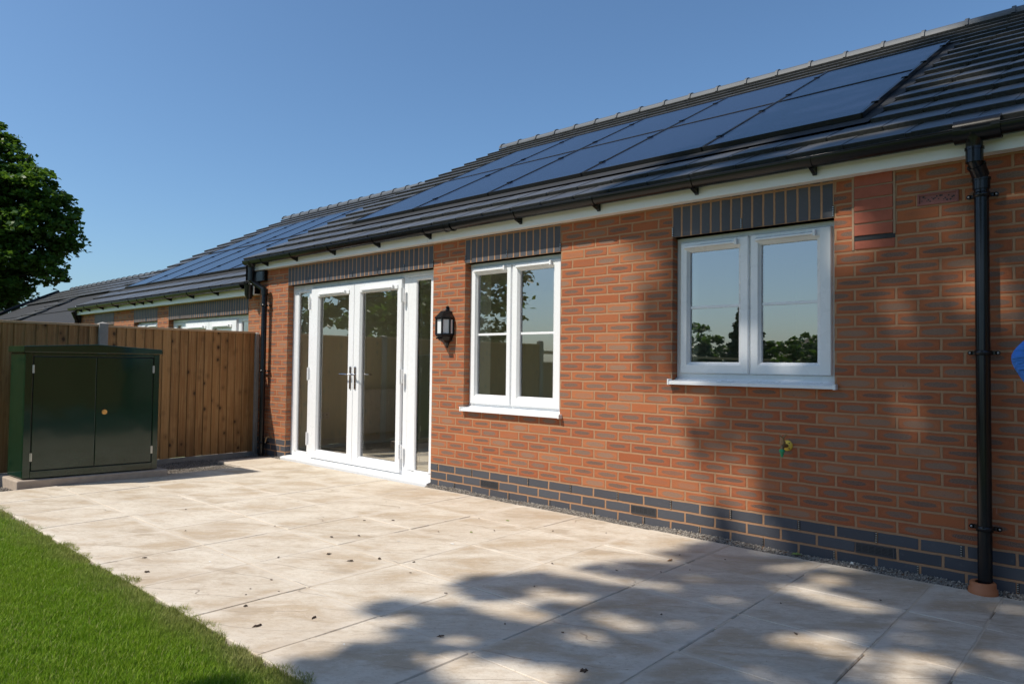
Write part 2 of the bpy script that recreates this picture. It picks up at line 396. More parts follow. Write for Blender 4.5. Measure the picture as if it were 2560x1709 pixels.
def gravel_material():
    t = NT('grey_chippings'); gi = t.n('ShaderNodeNewGeometry'); ri = gi.outputs['Random Per Island']
    rp = t.n('ShaderNodeValToRGB'); e = rp.color_ramp.elements; e[0].color = (.10, .09, .08, 1); e[1].color = (.50, .45, .38, 1)
    x = e.new(.35); x.color = (.22, .19, .165, 1); x = e.new(.75); x.color = (.32, .285, .24, 1); t.lk(ri, rp.inputs[0])
    t.base(rp.outputs[0], .85); return t.m
M['gravel'] = gravel_material()
M['gravelbed'] = simple('gravel_bed', (.15, .13, .11), .95, 0, .5, 60, 1)
M['soil'] = simple('soil', (.10, .07, .045), .95, 0, .4, 30, 1)
def leaf_material(name, c1, c2, trans=.35, rough=.5):
    t = NT(name); gi = t.n('ShaderNodeNewGeometry'); ri = gi.outputs['Random Per Island']
    c = t.mix(ri, c1, c2); t.base(c, rough, 0, .35)
    tl = t.n('ShaderNodeBsdfTranslucent'); t.setin(tl.inputs[0], t.mix(.5, c, (c2[0]*1.6, c2[1]*1.5, c2[2]*.6)))
    mx = t.n('ShaderNodeMixShader'); mx.inputs[0].default_value = trans
    t.lk(t.b.outputs[0], mx.inputs[1]); t.lk(tl.outputs[0], mx.inputs[2]); t.lk(mx.outputs[0], t.out.inputs[0]); return t.m
M['leaf'] = leaf_material('maple_leaf', (.032, .085, .012), (.10, .19, .028), .35)
M['leaf2'] = leaf_material('shade_tree_leaf', (.05, .10, .02), (.09, .16, .03), .15)
M['conif'] = leaf_material('conifer_needles', (.02, .05, .018), (.04, .085, .025), .1)
M['bark'] = simple('bark', (.11, .085, .065), .9, 0, .4, 20, 1)
def grass_material():
    t = NT('grass_blade'); gi = t.n('ShaderNodeNewGeometry'); ri = gi.outputs['Random Per Island']; pos = t.pos()
    rp = t.n('ShaderNodeValToRGB'); e = rp.color_ramp.elements; e[0].color = (.12, .235, .014, 1); e[1].color = (.45, .43, .18, 1)
    x = e.new(.5); x.color = (.185, .33, .012, 1); x = e.new(.86); x.color = (.28, .40, .03, 1); x = e.new(.95); x.color = (.36, .40, .13, 1)
    t.lk(ri, rp.inputs[0]); c = rp.outputs[0]
    Y = t.xyz(pos)[1]; n = t.noise(pos, 2.5, 3)
    dry = t.step(t.math('ADD', Y, t.math('MULTIPLY', n, .35)), -3.12, -2.86)
    c = t.mix(t.math('MULTIPLY', dry, .72), c, (.36, .30, .15))
    c = t.mix(t.math('MULTIPLY', t.step(t.noise(pos, 1.3, 3), .35, .7), .35), c, (.26, .36, .03))
    t.base(c, .6, 0, .18)
    tl = t.n('ShaderNodeBsdfTranslucent'); t.lk(c, tl.inputs[0]); mx = t.n('ShaderNodeMixShader'); mx.inputs[0].default_value = .35
    t.lk(t.b.outputs[0], mx.inputs[1]); t.lk(tl.outputs[0], mx.inputs[2]); t.lk(mx.outputs[0], t.out.inputs[0]); return t.m
M['grass'] = grass_material()
M['lawn'] = simple('lawn_ground', (.10, .15, .025), .95, 0, .4, 8, 1)

# ------------------------------------------------------------------ ground
def sheet(name, x0, x1, y0, y1, z, m):
    b = MB(); b.quad((x0, y0, z), (x1, y0, z), (x1, y1, z), (x0, y1, z)); return tag(b.build(name, m), kind='structure')
sheet('ground', -400, 400, -400, 400, -.16, M['soil'])
b = MB()   # lawn sheet: garden side and the neighbours' gardens
b.quad((-3.33, -22, -.016), (14, -22, -.016), (14, -3.095, -.016), (-3.33, -3.095, -.016))
b.quad((-40, -22, -.05), (-3.36, -22, -.05), (-3.36, -.3, -.05), (-40, -.3, -.05))
b.quad((-120, -120, -.06), (120, -120, -.06), (120, -22.2, -.06), (-120, -22.2, -.06))
tag(b.build('lawn', M['lawn']), kind='structure')
sheet('gravel_bed', -3.34, 9, -3.12, .02, -.045, M['gravelbed'])

# patio of 600 mm riven slabs
pb = MB(); jb = MB()
xs = [-2.37+.6035*i for i in range(0, 11)]; xs = [x for x in xs if x < 4.0]
XL = [-2.355, -1.77, -1.17, -.56, .05, .648, 1.243, 1.86, 2.465, 3.063, 3.66, 4.235, 4.55, 5.15, 5.75, 6.35, 6.95, 7.55]
YL = [-.085, -.68, -1.28, -1.885, -2.48, -3.08]
def slab(x0, x1, y0, y1):
    g = .0014+rnd.random()*.0014; gx = g + (.0008 if rnd.random() < .55 else 0); z = rnd.uniform(-.0018, .0018); tx = rnd.uniform(-.0012, .0012); n = 6
    # slightly irregular rounded edge
    xa, xb, ya, yb = x0+gx, x1-gx, y0+g, y1-g
    pts = []
    for (p, q) in (((xa, ya), (xb, ya)), ((xb, ya), (xb, yb)), ((xb, yb), (xa, yb)), ((xa, yb), (xa, ya))):
        for k in range(n):
            f = k/n; x = p[0]+(q[0]-p[0])*f; y = p[1]+(q[1]-p[1])*f
            j = .0018
            pts.append((x+rnd.uniform(-j, j), y+rnd.uniform(-j, j)))
    cx, cy = (xa+xb)/2, (ya+yb)/2
    top = [(cx+(x-cx)*(1-.004/(xb-xa)*2), cy+(y-cy)*(1-.004/(yb-ya)*2), z+(tx if x > cx else -tx)) for x, y in pts]
    mid = [(x, y, z-.005) for x, y in pts]; bot = [(x, y, -.035) for x, y in pts]; N = len(pts)
    V = top+mid+bot; F = [tuple(range(N))]
    for a in (0, N):
        for k in range(N): F.append((a+k, a+N+k, a+N+(k+1) % N, a+(k+1) % N))
    pb.mesh(V, F)
for i in range(len(XL)-1):
    for j in range(len(YL)-1):
        slab(XL[i], XL[i+1], YL[j+1], YL[j])
slab(-2.955, -2.355, -.68, -.085)
patio = tag(pb.build('patio', M['slab']), kind='structure')
# pointed joints: flush in the rows along the wall, lower in most of the others
for j in YL[1:-1]: jb.box(XL[0], XL[-1], j-.006, j+.006, -.03, -.0014)
jb.box(-2.361, -2.349, -.68, -.09, -.03, -.004)
for x in XL[1:-1]:
    y = YL[-1]
    while y < YL[0]-.02:
        L = rnd.uniform(.08, .5); y2 = min(y+L, YL[0]); 
        jb.box(x-.006, x+.006, y, y2, -.03, -.0016 if rnd.random() < .72 else -.010); y = y2
tag(jb.build('patio_joints', M['mortar']), kind='structure')

# gravel
def pebbles(name, regions, kind='stuff'):
    base = np.array([(1, 0, 0), (-1, 0, 0), (0, 1, 0), (0, -1, 0), (0, 0, 1), (0, 0, -1)], float)
    tri = np.array([(0, 2, 4), (2, 1, 4), (1, 3, 4), (3, 0, 4), (2, 0, 5), (1, 2, 5), (3, 1, 5), (0, 3, 5)])
    P = []; 
    for (x0, x1, y0, y1, zf, n) in regions:
        x = nr.uniform(x0, x1, n); y = nr.uniform(y0, y1, n); P.append(np.stack([x, y, zf(x, y)], 1))
    P = np.concatenate(P); n = len(P)
    V = base[None]*nr.uniform(.6, 1.2, (n, 6, 1))*nr.uniform(.0035, .0085, (n, 1, 1))
    a = nr.uniform(0, 6.28, n); ca, sa = np.cos(a), np.sin(a); X = V[:, :, 0]*ca[:, None]-V[:, :, 1]*sa[:, None]; Y = V[:, :, 0]*sa[:, None]+V[:, :, 1]*ca[:, None]
    V = np.stack([X+V[:, :, 2]*.3, Y, V[:, :, 2]*.8+X*.2], 2)+P[:, None]
    F = tri[None]+np.arange(n)[:, None, None]*6
    o = np_mesh(name, V.reshape(-1, 3), F.reshape(-1, 3), M['gravel']); tag(o, kind=kind); return o
def zf1(x, y): return -.033+.008*np.sin(x*9)*np.cos(y*7)+nr.uniform(0, .006, len(x))
def zf2(x, y): return -.012+.022*np.clip((y+.09)/.09, 0, 1)+.006*np.sin(x*5)+nr.uniform(0, .006, len(x))
g = pebbles('gravel', [(-3.34, -2.36, -3.3, -.69, zf1, 24000), (-3.34, -2.7, -.69, -.005, zf1, 8000), (-2.95, -2.66, -.085, -.004, zf2, 600), (.0, 9, -.088, -.004, zf2, 21000)])
tag(g, 'grey chippings between paving, fence and brick wall', 'gravel')

# ------------------------------------------------------------------ brick wall builder
def wall_front(mb, x0, x1, z0, z1, holes, zp, ux, y=0.0, depth=.102, sp=.225):
    """wall face at y with rectangular holes and reveals; UV in bricks/courses"""
    xsx = sorted(set([x0, x1]+[h[0] for h in holes]+[h[1] for h in holes])); zs = sorted(set([z0, z1]+[h[2] for h in holes if h[2] > z0]+[h[3] for h in holes]))
    def U(x, z): return (ux(x), (z-zp)/.075)
    for a, b_ in zip(xsx, xsx[1:]):
        for c, d in zip(zs, zs[1:]):
            mx, mz = (a+b_)/2, (c+d)/2
            if any(h[0] < mx < h[1] and h[2] < mz < h[3] for h in holes): continue
            e = 1e-6
            mb.quad((a, y, c), (b_, y, c), (b_, y, d), (a, y, d), [U(a+e, c), U(b_-e, c), U(b_-e, d), U(a+e, d)])
    for (a, b_, c, d) in holes:
        ub = round(ux(a-1e-4)*2)/2; 
        mb.quad((a, y, c), (a, y, d), (a, y+depth, d), (a, y+depth, c), [(ub-.02, (c-zp)/.075), (ub-.02, (d-zp)/.075), (ub+.47, (d-zp)/.075), (ub+.47, (c-zp)/.075)])
        mb.quad((b_, y, c), (b_, y+depth, c), (b_, y+depth, d), (b_, y, d), [(ub-.02, (c-zp)/.075), (ub+.47, (c-zp)/.075), (ub+.47, (d-zp)/.075), (ub-.02, (d-zp)/.075)])
        mb.quad((a, y, d), (b_, y, d), (b_, y+depth, d), (a, y+depth, d), [(.1, .3)]*4)
        if c > z0: mb.quad((a, y, c), (a, y+depth, c), (b_, y+depth, c), (b_, y, c), [(.1, .3)]*4)

ZP = .22
def lintel(parent, x0, x1, z0, z1, n):
    b = MB(); y = -.003
    # u (soldier length) along z, v (soldier thickness) along x
    def U(x, z): return ((z-z0)/.225+.02, (x-x0)/(x1-x0)*n)
    b.quad((x0, y, z0), (x1, y, z0), (x1, y, z1), (x0, y, z1), [U(x0, z0), U(x1, z0), U(x1, z1), U(x0, z1)])
    b.quad((x0, y, z0), (x0, .1, z0), (x1, .1, z0), (x1, y, z0), [(.1, 0), (.5, 0), (.5, n), (.1, n)])
    return b.build('lintel', M['blue'], parent)
def weep(mb, x, z, h=.062, w=.009, y=-.002):
    mb.box(x-w/2, x+w/2, y-.002, y+.012, z-h/2, z+h/2, m=0)
    for k in range(5): mb.box(x-w/2+.001, x+w/2-.001, y-.0035, y-.002, z-h/2+.004+k*h/5, z-h/2+.008+k*h/5, m=1)

def air_brick(parent, x0, x1, z0, z1):
    b = MB(); b.box(x0, x1, -.001, .05, z0, z1, m=1)
    b.ring(x0, x1, z0, z1, [(0, -.0005), (0, -.007), (.006, -.007), (.006, -.002)])
    for k in range(6):
        z = z0+.010+k*(z1-z0-.016)/5.6
        b.box(x0+.006, x1-.006, -.0065, -.001, z-.0018, z+.0018)
    for k in range(1, 6): x = x0+(x1-x0)*k/6; b.box(x-.0015, x+.0015, -.0045, -.001, z0+.006, z1-.006)
    return b.build('air_brick', [M['airgrey'], M['blackmatt']], parent)

# ------------------------------------------------------------------ joinery
SASH = [(0, .105), (0, .048), (.006, .042), (.046, .042), (.054, .050), (.072, .066), (.074, .080)]
def frame_prof(w, yf, yb): return [(0, yb), (0, yf+.004), (.004, yf), (w-.014, yf), (w-.004, yf+.010), (w, yf+.012), (w, yb)]
def casement(parent, fx0, fx1, fz0, fz1, sashes, bar_z, sill, label):
    w = bpy.data.objects.new('window', None); w.empty_display_size = .1; link(w, parent)
    w.location = Vector(((fx0+fx1)/2, .07, fz0)) - parent.location; w['label'] = label
    b = MB(); b.ring(fx0, fx1, fz0, fz1, frame_prof(.055, .072, .14)); mx = (sashes[0][1]+sashes[1][0])/2
    b.box(mx-.035, mx+.035, .0725, .139, fz0+.05, fz1-.05)
    b.build('window_frame', M['upvc'], w)
    for (x0, x1, z0, z1, gx0, gx1, gz0, gz1) in sashes:
        s = MB()
        loops = [(x0, x1, z0, z1, .108), (x0, x1, z0, z1, .052), (x0+.005, x1-.005, z0+.005, z1-.005, .046)]
        k = .72
        L4 = (x0+(gx0-x0)*k, x1-(x1-gx1)*k, z0+(gz0-z0)*k, z1-(z1-gz1)*k, .046)
        loops += [L4, (gx0-.008, gx1+.008, gz0-.008, gz1+.008, .060), (gx0-.002, gx1+.002, gz0-.002, gz1+.002, .066), (gx0, gx1, gz0, gz1, .084)]
        LL = [[(a, y, c), (b_, y, c), (b_, y, d), (a, y, d)] for a, b_, c, d, y in loops]
        for p, q in zip(LL, LL[1:]):
            for i in range(4): s.quad(p[i], p[(i+1) % 4], q[(i+1) % 4], q[i])
        s.build('sash', M['upvc'], w)
        g = MB(); g.quad((gx0-.004, .082, gz0-.004), (gx1+.004, .082, gz0-.004), (gx1+.004, .082, gz1+.004), (gx0-.004, .082, gz1+.004)); g.build('pane', M['glass'], w)
        g = MB(); g.ring(gx0-.003, gx1+.003, gz0-.003, gz1+.003, [(0, .0835), (.006, .0835), (.006, .098)]); g.box(gx0, gx1, .0745, .0815, bar_z-.010, bar_z+.010, m=1, bev=.002)
        g.build('glazing_bar', [M['black'], M['upvc']], w)
        v = MB(); vx0, vx1 = gx0-.03, gx1+.0; zt = gz1+.052
        v.mesh([(vx0, .046, zt), (vx1, .046, zt), (vx1, .022, zt-.012), (vx0, .022, zt-.012), (vx0, .046, zt-.030), (vx1, .046, zt-.030), (vx1, .022, zt-.022), (vx0, .022, zt-.022)],
               [(0, 1, 2, 3), (3, 2, 6, 7), (7, 6, 5, 4), (0, 3, 7, 4), (1, 5, 6, 2)])
        v.box(vx1-.014, vx1+.004, .018, .046, zt-.034, zt+.006, bev=.003); v.build('trickle_vent', M['upvc'], w)
    sx0, sx1, sz = sill; b = MB()
    b.mesh([(x, y, z) for x in (sx0, sx1) for y, z in ((.13, sz+.04), (.06, sz+.04), (.05, sz+.032), (-.038, sz+.018), (-.042, sz+.014), (-.042, sz-.004), (-.030, sz-.004), (-.030, sz+.004), (.13, sz+.004))],
           [tuple(range(9)), tuple(range(17, 8, -1))]+[(i, i+9, (i+1) % 9+9, (i+1) % 9) for i in range(9)])
    b.box(sx1-.012, sx1+.006, -.046, .0, sz-.008, sz+.026, bev=.003); b.box(sx0-.004, sx0+.010, -.046, .05, sz-.008, sz+.034, bev=.003)
    b.build('window_sill', M['upvc'], w)
    return w

def patio_door(parent, x0, x1, z1, z0=.035, mirror=False, simple_=False):
    """french doors with two sidelights; layout measured as fractions of the opening"""
    D = bpy.data.objects.new('patio_door', None); D.empty_display_size = .1; link(D, parent)
    D.location = Vector(((x0+x1)/2, .07, z0)) - parent.location; W = x1-x0
    def X(a):  # a: distance from the left of the 2.66 m set
        a = a/2.66
        return x1-a*W if mirror else x0+a*W
    def rng(a, b_): p, q = X(a), X(b_); return min(p, q), max(p, q)
    YF = .075
    b = MB(); b.ring(x0, x1, z0, z1, frame_prof(.060, YF, .14))
    for a in (.405, 2.17):   # mullions
        p, q = rng(a-.032 if a < 1 else a-.04, a+.04 if a < 1 else a+.032); b.box(p, q, YF+.0005, .139, z0+.05, z1-.05, bev=.004)
    b.build('door_frame', M['upvc'], D)
    for (ga, gb) in ((.13, .345), (2.33, 2.53)):   # sidelights
        p, q = rng(ga, gb); e0, e1 = (rng(.06, .373) if ga < 1 else rng(2.202, 2.60))
        s = MB(); loops = [(e0, e1, z0+.0595, z1-.0595, .10), (e0, e1, z0+.0595, z1-.0595, .0765), (p-.012, q+.012, .10-.012, 2.0-.0+.012+(z1-2.095), .0765), (p, q, .10, 2.0+(z1-2.095), .088), (p, q, .10, 2.0+(z1-2.095), .10)]
        LL = [[(a, y, c), (b_, y, c), (b_, y, d), (a, y, d)] for a, b_, c, d, y in loops]
        for l1, l2 in zip(LL, LL[1:]):
            for i in range(4): s.quad(l1[i], l1[(i+1) % 4], l2[(i+1) % 4], l2[i])
        o = s.build('sidelight', M['upvc'], D)
        zz = 2.0+(z1-2.095)
        g = MB(); g.quad((p-.003, .095, .097), (q+.003, .095, .097), (q+.003, .095, zz+.003), (p-.003, .095, zz+.003)); g.build('pane', M['glass'], D)
        g = MB(); g.ring(p-.003, q+.003, .097, zz+.003, [(0, .0965), (.006, .0965), (.006, .112)]); g.ring(p+.03, q-.03, .13, zz-.03, [(0, .1125), (.004, .1125), (.004, .114)], m=1); g.build('glazing_spacer', [M['black'], M['steel']], D)
    lz0, lz1 = z0+.018, 2.038+(z1-2.095); gz0, gz1 = .152, 1.925+(z1-2.095)
    for (a, b_, ga, gb) in ((.445, 1.303, .605, 1.185), (1.307, 2.125, 1.43, 2.035)):
        e0, e1 = rng(a, b_); p, q = rng(ga, gb)
        s = MB(); loops = [(e0, e1, lz0, lz1, .105), (e0, e1, lz0, lz1, .052), (e0+.005, e1-.005, lz0+.005, lz1-.005, .046),
                           (p-.022, q+.022, gz0-.022, gz1+.022, .046), (p-.010, q+.010, gz0-.010, gz1+.010, .058), (p, q, gz0, gz1, .068), (p, q, gz0, gz1, .09)]
        LL = [[(aa, y, c), (bb, y, c), (bb, y, d), (aa, y, d)] for aa, bb, c, d, y in loops]
        for l1, l2 in zip(LL, LL[1:]):
            for i in range(4): s.quad(l1[i], l1[(i+1) % 4], l2[(i+1) % 4], l2[i])
        s.build('door_leaf', M['upvc'], D)
        g = MB(); g.quad((p-.003, .085, gz0-.003), (q+.003, .085, gz0-.003), (q+.003, .085, gz1+.003), (p-.003, .085, gz1+.003)); g.build('pane', M['glass'], D)
        g = MB(); g.ring(p-.003, q+.003, gz0-.003, gz1+.003, [(0, .0865), (.007, .0865), (.007, .102)]); g.ring(p+.035, q-.035, gz0+.035, gz1-.035, [(0, .1025), (.004, .1025), (.004, .104)], m=1); g.build('glazing_spacer', [M['black'], M['steel']], D)
        v = MB(); zt = gz1+.045; u0, u1 = p+.03, q-.03
        v.box(u0-.05, u1+.06, .036, .046, gz1+.008, gz1+.05, bev=.003)
        v.mesh([(u0, .036, zt), (u1, .036, zt), (u1, .018, zt-.010), (u0, .018, zt-.010), (u0, .036, zt-.026), (u1, .036, zt-.026), (u1, .018, zt-.019), (u0, .018, zt-.019)],
               [(0, 1, 2, 3), (3, 2, 6, 7), (7, 6, 5, 4), (0, 3, 7, 4), (1, 5, 6, 2)])
        v.box(u1-.012, u1+.004, .014, .036, zt-.03, zt+.005, bev=.003); v.build('trickle_vent', M['upvc'], D)
    if simple_: return D
    for a, sg in ((.432, -1), (2.140, 1)):
        for zc in (.27, 1.03, 1.86):
            h = MB(); x = X(a); h.tube([(x, .030, zc-.075), (x, .030, zc+.075)], .013, 10); h.box(x-(.006 if sg > 0 else .026), x+(.026 if sg > 0 else .006), .034, .05, zc-.07, zc+.07, bev=.004)
            h.build('hinge', M['upvc'], D)
    for a, sg in ((1.262, -1), (1.350, 1)):
        h = MB(); x = X(a); h.box(x-.014, x+.014, .034, .0455, .875, 1.125, bev=.006)
        h.tube([(x, .036, 1.037), (x, -.005, 1.037)], .009, 10)
        L = .14 if sg < 0 else .055
        h.tube([(x, -.004, 1.037), (x+sg*L*.3, -.010, 1.038), (x+sg*L, -.006, 1.037)], [.009, .008, .007], 10)
        h.box(x-.005, x+.005, .031, .035, .93, .955, m=0); h.build('door_handle', M['chrome'], D)
    h = MB(); x = X(1.36); h.box(x-.013, x+.013, .11, .12, .88, 1.12, bev=.004); h.tube([(x, .12, 1.037), (x, .15, 1.037), (x+.14, .15, 1.037)], .008, 8); h.build('inside_handle', M['chrome'], D)
    # threshold
    s = MB(); xa, xb = x0-.02, x1+.0
    s.mesh([(x, y, z) for x in (xa, xb) for y, z in ((.06, .040), (.02, .036), (-.045, .022), (-.05, .018), (-.05, -.012), (-.04, -.03), (.06, -.03))],
           [tuple(range(7)), tuple(range(13, 6, -1))]+[(i, i+7, (i+1) % 7+7, (i+1) % 7) for i in range(7)])
    s.box(x0, x1, .05, .14, -.03, z0); s.build('threshold', M['upvc'], D)
    return D

# ------------------------------------------------------------------ roof builder
PA = R(27.7); CA, SA = math.cos(PA), math.sin(PA)
def rp(X, s, h, z0, skew=lambda X: 1.0):
    s = s*skew(X); return Vector((X, -.12+s*CA-h*SA, z0+s*SA+h*CA))
def tile_roof(parent, z0, xv, x1, g, nrow, skew, skip=None, name='roof', laid=None, tw=.335, smax=6.02):
    """flat interlocking tiles; xv(s) = verge x"""
    b = MB()
    for i in range(nrow):
        s0 = -.022+i*g; s1 = s0+g+.06; off = (i % 2)*tw*.5
        xl = xv(s0); x = xl; first = True; k = 0
        s1 = min(s1, smax)
        if s0 > smax-.05: break
        cuts = [c for c in (skip.xr if skip and skip.sr[0] < s0+g*.5 < skip.sr[1] else ())]
        while x < x1:
            xe = min(x+(tw*.5 if first and i % 2 else tw), x1); first = False; k += 1
            for c in cuts:
                if x+1e-6 < c < xe: xe = c
            xm = (x+xe)/2
            if xe-x < .04: x = xe; continue
            if (skip and skip(xm, s0+g*.5)) or (laid and not laid(xm, s0+g*.5)):
                x = xe; continue
            li = rnd.uniform(0, .003); j = rnd.uniform(-.003, .003); th = .032
            hh = -.015+li
            a = x+.0012; c = xe-.0012
            def tilebox(a, c, top, s_off):
                V = [rp(xx, ss, hh_, z0, skew) for xx in (a, c) for (ss, hh_) in ((s0+j+s_off, top-th), (s0+j+s_off, top-.003), (s0+j+s_off+.004, top), (s1, top-.034), (s1, top-.034-th))]
                b.mesh(V, [(0, 1, 2, 3, 4)[::-1], (5, 6, 7, 8, 9), (2, 7, 8, 3)[::-1], (3, 8, 9, 4)[::-1], (0, 4, 9, 5)[::-1]])
                b.mesh(V, [(0, 5, 6, 1)[::-1], (1, 6, 7, 2)[::-1]], m=1)
            tilebox(a, c-.03, hh, 0); tilebox(c-.0305, c, hh-.004, .010)
            x = xe
    o = b.build(name, [M['tile'], M['tileedge']], parent)
    return o

def gutter(parent, x0, x1, z, y=-.148, r=.057, brackets=(), unions=(), outlet=None, endcaps=(True, False)):
    b = MB(); n = 16; prof = []
    for k in range(n+1):
        t = math.pi*k/n; prof.append((y-math.cos(t)*r, z-math.sin(t)*r))
    inner = [(y-math.cos(math.pi*k/n)*(r-.003), z-math.sin(math.pi*k/n)*(r-.003)) for k in range(n, -1, -1)]
    lip = [(y-r-.004, z+.001), (y-r-.004, z-.006)]
    P = prof+inner; N = len(P)
    V = [(x, p[0], p[1]) for x in (x0, x1) for p in P]
    b.mesh(V, [(i, (i+1) % N, (i+1) % N+N, i+N) for i in range(N)], smooth=False)
    b.tube([(x0, y-r, z-.002), (x1, y-r, z-.002)], .0045, 8)
    def cap(x):
        Q = [(x, p[0], p[1]) for p in prof]; Q2 = [(x+.006, p[0], p[1]) for p in prof]; m = len(Q)
        b.mesh(Q+Q2, [tuple(range(m)), tuple(range(2*m-1, m-1, -1))]+[(i, i+1, i+1+m, i+m) for i in range(m-1)])
    if endcaps[0]: cap(x0-.004)
    if endcaps[1]: cap(x1-.002)
    for p in b.sm: pass
    o = b.build('gutter', M['black'], parent)
    def sleeve(mb, xa, xb, e, a1=math.pi):
        Q = []
        for x in (xa, xb):
            for k in range(n+1):
                t = a1*k/n; Q.append((x, y-math.cos(t)*(r+e), z-math.sin(t)*(r+e)))
            for k in range(n, -1, -1):
                t = a1*k/n; Q.append((x, y-math.cos(t)*(r+.0008), z-math.sin(t)*(r+.0008)))
        m = 2*(n+1); mb.mesh(Q, [(i, (i+1) % m, (i+1) % m+m, i+m) for i in range(m)]+[tuple(range(m)), tuple(range(2*m-1, m-1, -1))])
    for x in brackets:
        k = MB(); sleeve(k, x-.012, x+.012, .006); k.box(x-.013, x+.013, -.098, -.0855, z-.092, z+.0, bev=.002)
        k.mesh([(xx, yy, zz) for xx in (x-.011, x+.011) for yy, zz in ((-.086, z-.092), (-.086, z-.03), (-.15, z-.05), (-.165, z-.064))], [(0, 1, 2, 3), (7, 6, 5, 4), (0, 3, 7, 4), (3, 2, 6, 7)])
        k.build('gutter_bracket', M['black'], o if False else parent)
    for xa, xb in unions:
        k = MB(); sleeve(k, xa, xb, .005); sleeve(k, xa, xa+.02, .009); sleeve(k, xb-.02, xb, .009); k.build('gutter_union', M['black'], parent)
    return o
def downpipe(parent, pts, r, clips, shoe=False, sockets=()):
    b = MB(); b.tube(pts, r, 20); o = b.build('downpipe', M['black'], parent)
    for z in clips:
        k = MB(); x, y = pts[-1][0], pts[-1][1]
        k.lathe((x, y, z), [(r+.001, -.013), (r+.006, -.013), (r+.006, .013), (r+.001, .013)], 20)
        for sg in (-1, 1):
            k.box(x+sg*.048-.022, x+sg*.048+.022, y+.02, y+.034, z-.011, z+.011, bev=.003); k.tube([(x+sg*.062, y+.02, z), (x+sg*.062, y+.035, z)], .012, 10)
            k.lathe((x+sg*.062, y+.019, z), [(.0, -.004), (.005, -.003), (.006, .002)], 8, m=1, ax='y'); k.tube([(x+sg*.062, y+.03, z), (x+sg*.062, 0, z)], .006, 8)
        k.build('pipe_clip', [M['black'], M['steel']], parent)
    for (p, q) in sockets:
        k = MB(); k.tube([p, q], r+.007, 20); k.tube([Vector(p), Vector(p)+(Vector(q)-Vector(p)).normalized()*.012], r+.011, 20); k.build('pipe_socket', M['black'], parent)
    return o

# ------------------------------------------------------------------ HOUSE A (main bungalow)
A = empty('bungalow', (1.0, 3.0, 0), 'near red brick bungalow with white windows and glazed patio doors', 'house')
uxm = lambda x: x/.2243
uxl = lambda x: (x+2.66)/.225+.5 if x < -.5 else x/.2243
OD = (-2.66, 0.0, -.3, 2.095); OW1 = (.44, 1.565, .745, 2.095); OW2 = (2.583, 3.695, 1.045, 2.095)
wb = MB()
wall_front(wb, -3.345, 9.0, -.3, 2.36, [OD, OW1, OW2], ZP, uxl)
wb.quad((-3.345, .0, 1.6), (-3.345, 0, 2.36), (-3.345, 6, 2.36), (-3.345, 6, 1.6), [(0, 18), (0, 28), (26, 28), (26, 18)])
wallA = wb.build('wall', M['brick'], A)
for (x0, x1, n) in ((-2.66, 0.0, 36), (.44, 1.565, 15), (2.583, 3.695, 15)): lintel(A, x0, x1, 2.095, 2.33, n)
def wp(x, z, *a):
    q = MB(); weep(q, x, z, *a); q.build('weep_vent', [M['blackmatt'], M['steel']], WALL)
WALL = wallA
for x in (.102, .558, 1.237, 1.685, 2.129, 2.579, 3.03, 3.48, 3.925, 4.35, 4.8): wp(x, ZP-.0375)
for x in (.336, 1.016, 1.47, 1.916, 2.36, 2.80, 3.25, 3.69, 4.14, 4.6): wp(x, ZP-.1875+.005, .05)
for x in (-2.217, -1.774, -1.329, -.882, -.443, -.004, .446, .964, 1.559, 2.588, 3.10, 3.690): wp(x, 2.135, .066, .009, -.0045)
for x0, x1 in ((.678, .892), (2.250, 2.462), (3.812, 4.022)): air_brick(wallA, x0, x1, .077, .137)
# brick hood over a slot (bat access) and drilled bee brick
hb = MB(); hx0, hx1 = 3.812, 4.022
for k in range(5):
    hb.box(hx0, hx1, -.008+(.0 if k else -.0), .02, 1.965+k*.075, 1.965+k*.075+.065, bev=.003)
hb.box(hx0, hx1, -.001, .0, 1.96, 2.34, m=1); hb.box(hx0-.004, hx1+.012, -.0015, .004, 1.935, 1.965, m=2); hb.box(hx0, hx1+.01, -.004, .004, 1.885, 1.932, bev=.002)
hb.box(hx0-.014, hx0-.002, -.004, .0, 1.88, 2.33, m=1); hb.box(hx1+.002, hx1+.014, -.004, .0, 1.96, 2.33, m=1)
M['mortarb'] = simple('brick_mortar', (.36, .235, .15), .9, 0, .2, 40, .5)
hb.build('hooded_brick_vent', [M['terr'], M['mortarb'], M['blackmatt']], wallA)
bb = MB(); bx0, bx1, bz0, bz1 = 4.150, 4.352, 2.100, 2.166
bb.ring(bx0, bx1, bz0, bz1, [(0, .003), (0, -.009), (.008, -.010), (.012, -.004), (.013, -.002)]); bb.quad((bx0+.012, -.002, bz0+.012), (bx1-.012, -.002, bz0+.012), (bx1-.012, -.002, bz1-.012), (bx0+.012, -.002, bz1-.012))
for k in range(20):
    x = bx0+.022+k*.0083; z = bz0+.018+rnd.random()*.030; rr = rnd.uniform(.0025, .0060)
    bb.mesh([(x+rr*math.cos(t*math.pi/4), -.003, z+rr*math.sin(t*math.pi/4)) for t in range(8)], [tuple(range(8))], m=1)
bb.build('bee_brick', [M['terr2'], M['blackmatt']], wallA)
